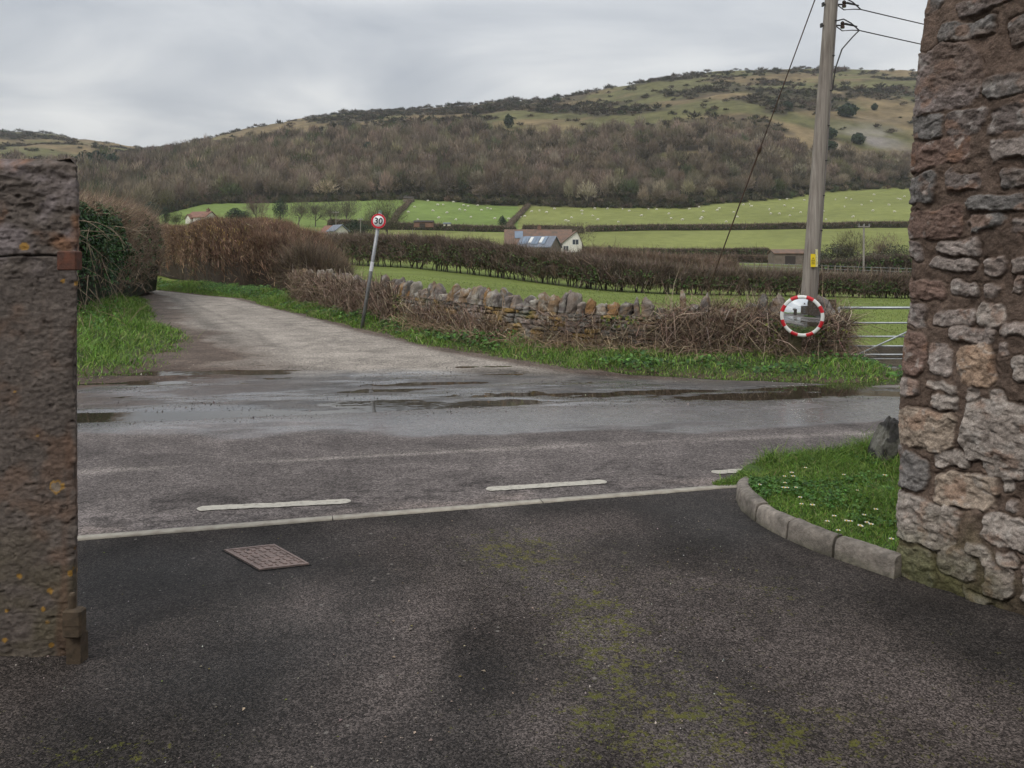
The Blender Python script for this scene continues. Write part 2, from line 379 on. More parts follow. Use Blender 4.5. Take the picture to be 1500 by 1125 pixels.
# main road: between the edging line and the far edge
NA, NB = 520, 200
aa = np.concatenate([np.linspace(-40, -4, 40)[:-1], np.linspace(-4, 9.5, 480), np.linspace(9.5, 45, 40)[1:]])
def road_pt(A, t):
    p0x, p0y = S0[0]+SD[0]*A, S0[1]+SD[1]*A
    q = F0+np.outer(np.ones(1), FE)*0
    # matching point on the far line
    fx, fy = F0[0]+FE[0]*(A-.7), F0[1]+FE[1]*(A-.7)
    return p0x+(fx-p0x)*t, p0y+(fy-p0y)*t
tt = np.linspace(0, 1, 150)
Ag, Tg = np.meshgrid(aa, tt)
Xr, Yr = road_pt(Ag, Tg)
bb = fb(Xr, Yr)
def road_colour(x, y):
    n = fbm(x*.8, y*1.6, 0, 4, 210)[..., None]
    c = np.array([.125, .108, .102])*(1+.28*n)
    # darker middle, old pale seam, pale scuffed stretch by the edging
    a, b = fa(x, y), fb(x, y)
    seam = 7.0-.0*x
    sy = np.interp(x, [-20, -3.2, 0, 3.55, 20], [3.0, 6.06, 6.81, 7.47, 10.6])
    s = np.exp(-((y-sy)/.05)**2)*sstep(-.55, .1, fbm(x*1.3, y*4, 0, 4, 211))
    c = c+(np.array([.25, .22, .2])-c)*(s*.75)[..., None]
    dk = np.exp(-((y-sy-.55)/.5)**2)[..., None]; c = c*(1-.2*dk)
    tr = np.exp(-((y-sy+.75)/.35)**2)[..., None]; c = c*(1-.1*tr)
    d = (x-S0[0])*SN[0]+(y-S0[1])*SN[1]
    sc = np.exp(-((d-.14)/.1)**2)*sstep(-.1, .25, fbm(x*1.6, y*2, 0, 4, 212)); c = c+(np.array([.22, .18, .16])-c)*(sc*.6)[..., None]
    mt_ = np.interp(b, [-.3, .0], [0, 1])[..., None]*0; st2 = np.exp(-((y-sy-.02)/.09)**2)*sstep(.0, .3, fbm(x*.9, y*2, 0, 3, 216)+.15*(x > -.5)); c = c+(np.array([.2, .175, .16])-c)*(st2*.5)[..., None]
    ck = sstep(.1, .3, fbm(x*9, y*14, 0, 4, 213))*np.exp(-((d-.35)/.35)**2); c = c*(1-.45*ck)[..., None]
    return c
M_road = asphalt('road asphalt', 95, .45, 1.55, .5, .005, .2)
Zr_ = micro(Xr, Yr)+.0
o = np_mesh('main_road', np.stack([Xr, Yr, Zr_], -1), grid_faces(len(tt), len(aa)), M_road, road_colour(Xr, Yr).reshape(-1, 3), smooth=True, attrs={'wet': wetness(Xr, Yr)})
tag(o, kind='structure')

# lane: from the far edge of the road up between the hedges
LS = [((-16, 6.07), (9.5, 10.5)), ((-12.0, 7.6), (6.0, 10.0)), ((-7.2, 9.6), (3.3, 10.22)), ((-6.1, 11.2), (2.2, 10.55)), ((-5.75, 12.5), (1.1, 11.1)), ((-5.9, 14.2), (-1.28, 14.0)), ((-6.9, 16.8), (-2.6, 16.1)), ((-8.2, 19.2), (-3.9, 18.3)),
      ((-10.5, 24.3), (-7.1, 23.7)), ((-12.9, 29.5), (-9.6, 28.2)), ((-17.6, 36.5), (-15.8, 34.6)), ((-24, 40), (-23, 37)), ((-45, 44), (-45, 41))]
LS = np.array(LS)
k = np.arange(len(LS)); kk = np.concatenate([np.linspace(0, 7, 330), np.linspace(7, len(LS)-1, 120)[1:]])
def interp_st(S, kk):
    k = np.arange(len(S)); return np.stack([np.stack([np.interp(kk, k, S[:, j, d]) for d in (0, 1)], -1) for j in (0, 1)], 1)
# start of the ribbon lies exactly on the far line
LS[0, 0] = F0+FE*(-12); LS[0, 1] = F0+FE*(13.5)
St = interp_st(LS, kk)
ext = sstep(0, 2.2, kk)[:, None]; dl_ = norm(St[:, 0]-St[:, 1]); St[:, 0] += dl_*1.0*ext; St[:, 1] -= dl_*.5*ext
m_ = 190; q = np.linspace(0, 1, m_)[None, :, None]
Lxy = St[:, 0][:, None, :]*(1-q)+St[:, 1][:, None, :]*q
Lx, Ly = Lxy[..., 0], Lxy[..., 1]
# push the first stations so that the surface does not cross the road
bl = fb(Lx, Ly); sh = np.maximum(0, .0-bl)[..., None]*FN; Lx, Ly = Lx+sh[..., 0], Ly+sh[..., 1]
def lane_colour(x, y, q):
    a, b = fa(x, y), fb(x, y)
    beige = np.array([.275, .243, .21]); mud = np.array([.08, .055, .042]); dark = np.array([.075, .064, .056])
    n = fbm(x*.9, y*.9, 0, 5, 221)
    k = sstep(2.5, 3.9, b+.8*n+.33*(a-1.5)) 
    c = dark+(beige-dark)*k[..., None]
    gr = sstep(-.15, .25, fbm(x*3.2, y*6.5, 0, 5, 222))[..., None]*(1-k[..., None]); c = c*(1-.45*gr)
    # darker damp wheel tracks and mossy centre of the lane
    tr = np.exp(-((q-.36-.03*fbm(y*.2, 0*y, 0, 2, 5)-.012*n)/.06)**2)*sstep(12.5, 16, y)*.5+np.exp(-((q-.47+.02*n)/.018)**2)*.28*sstep(12, 15, y)+np.exp(-((q-.7+.02*n)/.03)**2)*.16*sstep(12, 15, y); c = c*(1-tr*(.75+.5*n))[..., None]
    m = sstep(-2.0, -3.7, x+.75*n-.0*y+.35*(y-10))*sstep(17, 12.5, y)*sstep(.3, .9, b+.5*n)+sstep(.36, .24, q+.12*n)*.85*sstep(12, 14, y)
    m = np.clip(m, 0, 1); c = c+(mud-c)*(m*.85)[..., None]
    e = sstep(.86, .92, q+.02*n)*sstep(9.5, 11, y); c = c+(mud-c)*(e*.8)[..., None]
    return c*(1+.12*n)[..., None]
M_lane = asphalt('lane surface', 80, .45, 1.5, .7, .008, .17)
Qf = np.broadcast_to(q[..., 0], Lx.shape)
Lz = T(Lx, Ly)+micro(Lx, Ly)
o = np_mesh('lane', np.stack([Lx, Ly, Lz+.0005], -1), grid_faces(len(kk), m_), M_lane, lane_colour(Lx, Ly, Qf).reshape(-1, 3), smooth=True, attrs={'wet': wetness(Lx, Ly)})
tag(o, kind='structure')
# standing water
m, nt, bs = mk('muddy water'); bs.inputs['Base Color'].default_value = (.035, .028, .02, 1); bs.inputs['Roughness'].default_value = .025; bs.inputs['IOR'].default_value = 1.33
bump(nt, bs, noise(nt, 7, 3, .5, pos(nt)), .12, .006)
wa = []
for a_, b_ in ((-11, -.9), (12.5, -.9), (12.5, 4.6), (-4, 4.6)): wa.append((*(F0+FE*a_+FN*b_), WATER))
o = np_mesh('puddle_water', wa, [(0, 1, 2, 3)], m); tag(o, kind='structure')

# driveway
dx = np.unique(np.concatenate([np.linspace(-14, -3.4, 12), np.linspace(-3.4, 3.4, 200), np.linspace(3.4, 14, 12)]))
dt = np.concatenate([np.linspace(0, 1, 130)**1.4])
Ad, Td = np.meshgrid(dx, dt)
ex, ey = S0[0]+SD[0]*(Ad+2.4), S0[1]+SD[1]*(Ad+2.4)
Xd, Yd = ex+(Ad*1.0-ex)*Td, ey+(-12-ey)*Td
def drive_colour(x, y):
    n = fbm(x*1.1+.5*y, y*.6, 0, 5, 231)
    k = sstep(-.3, .42, n)
    c = np.array([.032, .0278, .0255])+(np.array([.062, .051, .0455])-np.array([.032, .0278, .0255]))*k[..., None]
    def bl(px, py, rx, ry):
        Z0 = FPX*EYE/(py-HOR); X0 = (px-750)/FPX*Z0; sx_ = rx/FPX*Z0; sy_ = ry*Z0*Z0/(FPX*EYE); wv = .5*fbm(x*3, y*3, 0, 3, 239)
        return np.exp(-(((x-X0)/sx_+wv)**2+((y-Z0)/sy_+wv)**2))
    wl = sum(bl(*q_) for q_ in ((560, 1010, 130, 90), (470, 880, 90, 45), (640, 790, 150, 22), (880, 770, 110, 22), (1010, 880, 90, 40), (1130, 935, 100, 35), (1270, 1000, 110, 35), (610, 900, 60, 60), (800, 1060, 70, 50), (1400, 1050, 90, 40)))
    dk_ = sum(bl(*q_) for q_ in ((150, 1050, 200, 80), (720, 960, 70, 60), (960, 1000, 120, 45), (1330, 900, 90, 30), (260, 900, 90, 50), (960, 760, 60, 20)))
    c = c+(np.array([.1, .082, .075])-c)*np.clip(wl*.62, 0, .8)[..., None]; c = c*.86*(1-.3*np.clip(dk_, 0, 1))[..., None]
    # worn pale track sweeping from the road towards the right foreground
    tr = np.exp(-((x-.35*(4.6-y)-.0)/.22)**2)*sstep(-.5, .2, fbm(x*2, y*2, 0, 3, 232)); c = c+(np.array([.085, .072, .067])-c)*(tr*.6)[..., None]
    return c
def moss_map(x, y):
    g = lambda cx, cy, rx, ry: np.exp(-((x-cx)/rx)**2-((y-cy)/ry)**2)
    return np.clip(.2+.9*g(.45, 2.95, .4, .6)+.9*g(.0, 4.5, .25, .3)+.9*g(.35, 3.6, .22, .35)+.55*g(.15, 4.3, .7, .5)+.8*g(1.0, 2.7, .8, .3)+.8*g(-1.35, 2.6, .5, .25)+.5*g(1.2, 3.9, .4, .5)+.4*g(1.9, 3.1, .5, .3)-.5*g(-.9, 3.6, .6, .7), 0, 1.2)
M_drive = asphalt('driveway asphalt', 165, .3, 2.3, .9, .005, .3, moss=True)
o = np_mesh('driveway', np.stack([Xd, Yd, .0015*fbm(Xd*2, Yd*2, 0, 3, 204)+.001], -1), grid_faces(len(dt), len(dx)), M_drive, drive_colour(Xd, Yd).reshape(-1, 3), smooth=True,
            attrs={'wet': np.clip(.25+.6*fbm(Xd*.8, Yd*.8, 0, 3, 238), 0, .55)*.45, 'moss': moss_map(Xd, Yd)})
tag(o, kind='structure')

# flush concrete edging between driveway and road
M_conc = m_plain('worn concrete', (.4, .37, .31), .85, nscale=14, c2=(.25, .22, .18), bscale=90, bstr=.4)
def strip_mesh(p0, dr, nr, a0, a1, w0, w1, z, rag, n=160, gap=None):
    a = np.linspace(a0, a1, n)
    lo = w0+rag*fbm(a*14, 0*a, 0, 3, 241); hi = w1+rag*fbm(a*14, 0*a+9, 0, 3, 242)
    P = lambda a, b, z: np.stack([p0[0]+dr[0]*a+nr[0]*b, p0[1]+dr[1]*a+nr[1]*b, np.zeros_like(a)+z], -1)
    V = np.concatenate([P(a, lo, -.03), P(a, lo, z), P(a, hi, z), P(a, hi, -.03)])
    return V, grid_faces(4, n)[:, ::-1]
for k_, (a0, a1) in enumerate(((-3.6, .0), (.004, 1.42), (1.426, 2.75), (2.756, 4.35))):
    V, F = strip_mesh(S0, SD, SN, a0, a1, -.037, .037, .007, .004)
    o = np_mesh('edging_strip', V, F, M_conc)
    tag(o, ['pale flush concrete edging strip nearest the rough pillar', 'pale flush concrete edging strip beyond the drain cover', 'pale flush concrete edging strip in front of the middle road dash',
            'pale flush concrete edging strip ending at the raised curved kerb'][k_], 'edging', 'flush edging strips between driveway and road')
# white edge-line dashes
M_paint, nt, bs = mk('worn road paint'); p = pos(nt)
pc = ramp(nt, noise(nt, 30, 6, .7, p), [(.3, (.2, .18, .155)), (.52, (.43, .4, .34))]); nt.links.new(pc, bs.inputs['Base Color']); bs.inputs['Roughness'].default_value = .7
bump(nt, bs, noise(nt, 120, 4, .6, p), .4, .003)
def gp(px, py): Z = FPX*EYE/(py-HOR); return np.array([at(px, Z), Z])
for k_, (A, B) in enumerate((((288, 746), (514, 735)), ((712, 717.5), (889, 706)), ((1043, 693), (1220, 681)))):
    P0, P1 = gp(*A), gp(*B); L_ = np.linalg.norm(P1-P0); d = (P1-P0)/L_; nn = np.array([-d[1], d[0]])
    n = 240; a = np.linspace(0, L_, n); r = np.minimum(1, np.minimum(a, L_-a)/.03)**.5
    lo = -.05*r+.011*fbm(a*24, 0*a+k_*3, 0, 4, 243); hi = .05*r+.011*fbm(a*22, 0*a+9+k_*3, 0, 3, 244)
    rows = []
    for t in np.linspace(0, 1, 5):
        b = lo+(hi-lo)*t; X = P0[0]+d[0]*a+nn[0]*b; Y = P0[1]+d[1]*a+nn[1]*b
        rows.append(np.stack([X, Y, .0055+.0015*fbm(X*2, Y*2, 0, 3, 204)], -1))
    o = np_mesh('road_marking', np.concatenate(rows), grid_faces(5, n), M_paint); tag(o, kind='structure')
# cracks in the first dash, left as thin dark filled joints across the edging
# ------------------------------------------------------------------ kerb and grass island
K = [(1085, 712, 5.98), (1079, 735, 0), (1091, 752, 0), (1120, 771, 0), (1170, 795, 0), (1240, 822, 0), (1309, 847, 0)]
KP = [np.array([1.66, 5.83]), gp(1078, 728), gp(1084, 744), gp(1105, 764), gp(1140, 784), gp(1190, 806), gp(1250, 828), gp(1309, 848.5)]
KP = np.array(KP)
ks = np.linspace(0, len(KP)-1, 150)
from itertools import chain
def smooth_path(P, n):
    P = np.array(P, float); t = np.arange(len(P)); tt = np.linspace(0, len(P)-1, n); out = []
    for u in tt:
        i = int(min(u, len(P)-2)); f = u-i; p0, p1, p2, p3 = P[max(i-1, 0)], P[i], P[i+1], P[min(i+2, len(P)-1)]
        out.append(.5*((2*p1)+(-p0+p2)*f+(2*p0-5*p1+4*p2-p3)*f*f+(-p0+3*p1-3*p2+p3)*f**3))
    return np.array(out)
KS = smooth_path(KP, 260)
def side(P):
    d = np.gradient(P, axis=0); d = d/np.linalg.norm(d, axis=1)[:, None]; return np.stack([-d[:, 1], d[:, 0]], 1)
kn = side(KS)    # pointing to the island (+x side)
if (kn[100] @ np.array([1, .5])) < 0: kn = -kn
prof = [(-.004, -.03), (0, .0), (.003, .03), (.006, .06), (.011, .088), (.02, .101), (.032, .107), (.05, .11), (.066, .111), (.08, .11), (.09, .104), (.094, .02)]
rows = []
hfac = np.clip(np.linspace(0, 1, 260)/.12, 0, 1)**.6*.9+.1
for w, z in prof:
    nz = .011*fbm(KS[:, 0]*7+w*30, KS[:, 1]*7+z*30, 0, 5, 251)
    P = KS+kn*(w+nz)[:, None]; rows.append(np.concatenate([P, (z*(hfac if z > 0 else 1)+nz*.6)[:, None]], 1))
# end cap columns are hidden in the wall
M_kerb = m_attr('weathered kerb', .92, 30, .45, 90, .9, .01, nscale2=6, namp2=.35)
kc = np.array([.2, .175, .15])[None]*(1+.25*fbm(np.concatenate(rows)[:, 0]*6, np.concatenate(rows)[:, 1]*6, 0, 4, 252))[:, None]
kz = np.concatenate(rows)[:, 2]; st = sstep(.05, .0, kz+.03*fbm(np.concatenate(rows)[:, 0]*5, np.concatenate(rows)[:, 1]*5, 0, 3, 253))[:, None]
kc = kc+(np.array([.09, .085, .06])-kc)*st*.8
kf = [tuple(int(i) for i in f) for f in grid_faces(len(prof), 260)[:, ::-1]]+[tuple(r*260+259 for r in range(len(prof))), tuple(r*260 for r in range(len(prof)))[::-1]]
o = np_mesh('kerb', np.concatenate(rows), kf, M_kerb, kc, smooth=False)
for p_ in o.data.polygons: p_.use_smooth = len(p_.vertices) == 4
bpy.data.objects.remove(o)
kerb = thing('kerb', (1.5, 5, 0), 'curved raised stone kerb edging the daisy lawn beside the rubble wall', 'kerb')
allr = np.concatenate(rows).reshape(len(prof), 260, 3); kcr = kc.reshape(len(prof), 260, 3)
cuts = [0, 60, 112, 158, 204, 260]
for ci in range(5):
    a_, b_ = cuts[ci]+(ci > 0), cuts[ci+1]; n_ = b_-a_; Vk = allr[:, a_:b_].copy()
    for e_, s_ in ((0, 1), (-1, -1)):
        if (ci, e_) not in ((0, 0), (4, -1)): Vk[:, e_] += (Vk[:, e_+s_]-Vk[:, e_])*.04; Vk[:, e_, 2] -= .004*(np.array([z for _, z in prof]) > .05)
    Vk[..., 2] += .004*[0, 1, -1, .6, -.4][ci]
    kf = [tuple(int(i) for i in f) for f in grid_faces(len(prof), n_)[:, ::-1]]+[tuple(r*n_+n_-1 for r in range(len(prof))), tuple(r*n_ for r in range(len(prof)))[::-1]]
    o = np_mesh('kerb_stone', Vk.reshape(-1, 3), kf, M_kerb, (kcr[:, a_:b_]*[1, .9, 1.08, .95, 1.05][ci]).reshape(-1, 3), parent=kerb)
    for p_ in o.data.polygons: p_.use_smooth = len(p_.vertices) == 4
pass
inner = KS+kn*.089
ISL = np.array([(1.62, 5.93), (2.0, 6.12), (2.6, 6.3), (3.4, 6.55), (4.4, 6.75)])        # back edge along the road
nI = 60
inn = inner[np.linspace(2, 259, nI).astype(int)]
bk = smooth_path(ISL, nI)
# the lawn: ruled between kerb's inner edge and the road side, kept under the wall
tI = np.linspace(0, 1, 40)[:, None, None]
# ruled pairing: kerb from tip to wall, back edge from tip to far right
LX = inn[None]*(1-tI)+bk[None]*tI
def lawn_z(x, y): return .085+.03*fbm(x*1.5, y*1.5, 0, 3, 261)
Lz_ = lawn_z(LX[..., 0], LX[..., 1]); Lz_[-1] = -.02; Lz_[0] = .075; Lz_ = np.where(Lz_ > 0, Lz_*np.clip(np.linspace(0, 1, nI)[None]/.1, 0, 1)**.7-.012*(np.linspace(0, 1, nI)[None] < .02), Lz_)
M_soil = m_attr('grassy soil', .95, 20, .4, 40, .6, .02)
lc = np.array([.05, .085, .018])*(1+.3*fbm(LX[..., 0]*8, LX[..., 1]*8, 0, 3, 262))[..., None]
o = np_mesh('lawn_soil', np.concatenate([LX, Lz_[..., None]], -1), grid_faces(40, nI), M_soil, lc.reshape(-1, 3), smooth=True); tag(o, kind='structure')
def in_lawn(n):
    i = rng.integers(0, nI-1, n); f = U(0, 1, n); t = U(0, 1, n)**.9
    a = inn[i]*(1-f)[:, None]+inn[i+1]*f[:, None]; b = bk[i]*(1-f)[:, None]+bk[i+1]*f[:, None]
    P = a*(1-t)[:, None]+b*t[:, None]; return P, t
# weight samples by quad area so that blade density is even
def in_lawn_even(n):
    P, t = in_lawn(n*3)
    i = np.linspace(0, 1, nI)
    wgt = rng.uniform(0, 1, len(P)) < np.clip(.25+np.hypot(P[:, 0]-1.6, P[:, 1]-5.9)/2.0, 0, 1)
    P = P[wgt]; vis = (P[:, 0] < 3.7); return P[vis][:n]
GREEN = [(.115, .205, .033), (.175, .305, .05), (.065, .13, .022), (.23, .3, .075), (.25, .22, .11)]
def grass_parts(P, z, h, w, cols=GREEN, wt=(3, 4, 3, 2, .5), lean=.45, v=.22):
    n = len(P); D = np.stack([rng.normal(0, lean, n), rng.normal(0, lean, n), np.ones(n)], 1)
    bend = rng.normal(0, .3, (n, 3)); bend[:, 2] = -np.abs(bend[:, 2])*.6
    return blades(np.column_stack([P, z]), D, h*np.exp(rng.normal(0, .3, n)), w*U(.6, 1.3, n), pick(cols, wt, n, v), bend)
P = in_lawn_even(46000); dW = np.hypot(P[:, 0]-2.05, P[:, 1]-5.0)
hh = .035+.045*sstep(-.1, .4, fbm(P[:, 0]*1.8, P[:, 1]*1.8, 0, 3, 271))+.06*sstep(5.5, 6.2, P[:, 1]+.0*P[:, 0]-.25*(P[:, 0]-2))
tipf = sstep(-.02, .35, np.hypot(P[:, 0]-1.64, P[:, 1]-5.9)); hh = hh*(.35+.65*tipf); parts = [grass_parts(P, (lawn_z(P[:, 0], P[:, 1])-.005)*(.15+.85*tipf), hh, .0042)]
P2 = in_lawn_even(9000); cl = sstep(.0, .2, fbm(P2[:, 0]*3, P2[:, 1]*3, 0, 3, 272)) > .4; P2 = P2[cl]
n = len(P2); N = np.column_stack([rng.normal(0, .4, (n, 2)), np.ones(n)])
parts.append(leaves(np.column_stack([P2, lawn_z(P2[:, 0], P2[:, 1])+U(.015, .045, n)]), N, U(.014, .028, n), pick([(.05, .13, .02), (.08, .17, .03)], (1, 1), n), .9))
# tuft creeping onto the road before the kerb tip
tp = gp(1052, 711); tq = gp(1130, 700)
n = 2600; t = U(0, 1, n); P = tp+(tq-tp)*t[:, None]+rng.normal(0, 1, (n, 2))*np.array([.05, .05])*(.4+t[:, None])
parts.append(grass_parts(P, np.zeros(n), .03+.04*t, .004))
V, F, C = cat_meshes(parts)
o = np_mesh('lawn_grass', V, F, M_leaf, C); tag(o, 'grass island with clover behind the curved kerb', 'grass', kind='stuff')
# daisies
M_petal = m_plain('daisy petals', (.8, .78, .76), .6, namp=.05); M_eye = m_plain('daisy centre', (.7, .45, .03), .7)
def daisy():
    r = thing('daisy', (0, 0, 0), 'small white daisy open in the lawn behind the curved kerb', 'daisy', 'daisies scattered in the lawn')
    vs, fs = [(0, 0, .052)], []
    for k in range(12):
        a = 2*pi*k/12; 
        for da, rr in ((-.2, .9), (0, 1), (.2, .9)): vs.append((.013*rr*cos(a+da), .013*rr*sin(a+da), .055+.001*(k % 2)))
        fs.append((0, 1+3*k, 2+3*k, 3+3*k))
    np_mesh('petals', vs, fs, M_petal, parent=r)
    MB().tube([(0, 0, .053), (0, 0, .057), (0, 0, .0585)], [.0042, .004, .001], 8).build('flower_centre', M_eye, r)
    MB().tube([(0, 0, 0), (.003, .001, .03), (0, 0, .052)], [.001]*3, 4).build('stem', M_leaf_plain, r)
    return r
M_leaf_plain = m_plain('stem green', (.08, .15, .03), .7)
d0 = daisy(); dk = kids(d0)
DZ = [(1149, 703), (1162, 704), (1148, 722), (1153, 720), (1166, 719), (1160, 699), (1172, 735), (1174, 744), (1113, 715), (1180, 690), (1212, 770), (1240, 770), (1246, 769), (1260, 779), (1262, 776), (1270, 772), (1276, 776), (1222, 762), (1283, 753), (1266, 759), (1306, 797), (1256, 722), (1236, 700), (1150, 712), (1190, 748), (1228, 783), (1296, 702)]
for k_, (px, py) in enumerate(DZ):
    Z = FPX*(EYE-.12)/(py-HOR); loc = (at(px, Z), Z, .09)
    dd = d0 if k_ == 0 else dup(d0, loc, U(0, 6), ch=dk, s=float(U(.85, 1.2)))
    if k_ == 0: d0.location = loc
# boulder at the wall
def rock(seed, loc, r, sub=5, rough=.28):
    import bmesh
    bm = bmesh.new(); bmesh.ops.create_icosphere(bm, subdivisions=sub, radius=1)
    V = np.array([v.co[:] for v in bm.verts]); F = np.array([[v.index for v in f.verts] for f in bm.faces]); bm.free()
    d = 1+rough*fbm(V[:, 0]*1.6, V[:, 1]*1.6, V[:, 2]*1.6, 4, seed)+.12*np.abs(fbm(V[:, 0]*5, V[:, 1]*5, V[:, 2]*5, 4, seed+3))
    n1 = norm(rng.normal(size=(9, 3)))
    V = V*d[:, None]
    for nn in n1: ex = V @ nn-.78; V = V-np.outer(np.clip(ex, 0, 9)*.75, nn)
    V = V*(1+.05*np.abs(fbm(V[:, 0]*14, V[:, 1]*14, V[:, 2]*14, 4, seed+9)))[:, None]
    return V*np.array(r)+np.array(loc), F
V, F = rock(11, (2.74, 6.02, .17), (.115, .12, .24), 6, .5); V[:, 0] += (V[:, 2]-.17)*.2
M_rock = m_attr('craggy stone', .9, 16, .45, 45, .8, .012)
cc = np.array([.038, .036, .034])[None]*(1+.5*fbm(V[:, 0]*12, V[:, 1]*12, V[:, 2]*12, 4, 281))[:, None]
w_ = sstep(.1, .3, fbm(V[:, 0]*9, V[:, 1]*9, V[:, 2]*9, 3, 282))[:, None]; cc = cc+(np.array([.15, .145, .125])-cc)*w_*.8
o = np_mesh('boulder', V, F, M_rock, cc, smooth=True); tag(o, 'dark craggy upright boulder in grass at foot of rubble wall', 'boulder')

# ------------------------------------------------------------------ drain cover
MC = [gp(328, 807.5), gp(402, 799.5), gp(453, 828), gp(380, 836.5)]
mc = sum(MC)/4
cv = thing('manhole_cover', (*mc, 0), 'rusty pinkish metal drain cover set flush in the driveway', 'drain cover')
def quadpt(s, t): return (MC[0]*(1-s)*(1-t)+MC[1]*s*(1-t)+MC[2]*s*t+MC[3]*(1-s)*t)
M_cover = m_plain('weathered cast iron', (.29, .215, .19), .75, .1, nscale=22, c2=(.17, .13, .115), bscale=110, bstr=.5)
def plate(s0, t0, s1, t1, z0, z1, mb, rot=0):
    c = [quadpt(s0, t0), quadpt(s1, t0), quadpt(s1, t1), quadpt(s0, t1)]
    ins = .12
    cen = sum(c)/4; top = [p+(cen-p)*ins for p in c] if z1-z0 < .02 and abs(s1-s0) < .3 else c
    vs = [(*p, z0) for p in c]+[(*p, z1) for p in top]
    mb.add(vs, [(4, 5, 6, 7), (0, 1, 5, 4), (1, 2, 6, 5), (2, 3, 7, 6), (3, 0, 4, 7)])
sr = MB(); plate(-.03, -.022, 1.03, 1.022, -.02, .0035, sr); sr.build('gap_shade', m_plain('gap shade black', (.012, .012, .012), .9), cv)  # near-black plate paints the shade of the recessed gap round the cover
fr = MB()
for (a, b, c, d) in ((0, 0, 1, .045), (0, .955, 1, 1), (0, .045, .05, .955), (.95, .045, 1, .955)): plate(a, b, c, d, -.02, .011, fr)
fr.build('cover_frame', M_cover, cv)
pl = MB(); plate(.056, .051, .944, .949, -.02, .0075, pl)
for i in range(6):
    for j in range(9):
        s_, t_ = .1+i*.145, .08+j*.098
        if 1 < i < 4 and 2 < j < 6: continue
        w, h = (.1, .035) if (i+j) % 2 else (.05, .07)
        plate(s_+.02, t_, min(s_+w, .93), min(t_+h, .93), .0072, .0125, pl)
for (s_, t_, w, h) in ((.42, .4, .07, .2), (.52, .4, .07, .2)): plate(s_, t_, s_+w, t_+h, .0072, .012, pl)
cpl = pl.build('cover_plate', M_cover, cv)
kh = MB(); plate(.36, .1, .46, .15, .0072, .0085, kh); kh.build('key_hole', m_plain('dark slot', (.01, .01, .01), .9), cpl)

# pale dead leaf flakes and bits of moss on the driveway
n = 330; px = np.concatenate([U(560, 1150, 270), U(120, 560, 60)]); py = 760+340*U(0, 1, n)**1.3; Z = FPX*EYE/(py-HOR); X = (px-750)/FPX*Z
ok = Z < S0[1]+(X-S0[0])*.265-.1; ok &= X < 1.35+.0*Z; X, Z = X[ok], Z[ok]; n = len(X)
V, F, C = leaves(np.column_stack([X, Z, np.full(n, .0055)]), np.column_stack([rng.normal(0, .12, (n, 2)), np.ones(n)]), np.exp(rng.normal(-4.75, .35, n)), pick([(.24, .19, .15), (.17, .14, .115), (.1, .11, .03), (.16, .12, .04)], (3, 3, 2, 1), n, .3), .7)
tag(np_mesh('leaf_litter', V, F, M_twig, C), 'pale dead leaf flakes strewn over the dark driveway', 'leaf litter', kind='stuff')
n = 5000; X = U(-3.2, 3.2, n); Z = 4.75+U(-2.2, 0, n)+.265*(X); ok = (U(0, 1, n) < .25+.6*(fbm(X*2, Z*2, 0, 3, 288) > .1)) & (Z > 1.9) & (X < 1.2+.0*Z); X, Z = X[ok], Z[ok]; n = len(X)
tet = np.array([[0, 0, 1.], [.9, 0, -.3], [-.5, .8, -.3], [-.5, -.8, -.3]]); sz = np.exp(rng.normal(-6.1, .4, n))
V = (tet[None]*rng.uniform(.6, 1.3, (n, 4, 3)))*sz[:, None, None]+np.column_stack([X, Z, np.full(n, .003)])[:, None]
F = (np.arange(n)[:, None, None]*4+np.array([[0, 1, 2], [0, 2, 3], [0, 3, 1]])[None]).reshape(-1, 3)
tag(np_mesh('grit', V.reshape(-1, 3), F, M_twig, np.repeat(pick([(.2, .18, .16), (.05, .045, .04), (.34, .31, .28)], (3, 3, 1.5), n), 4, 0)), 'loose grit lying on the dark driveway', 'grit', kind='stuff')
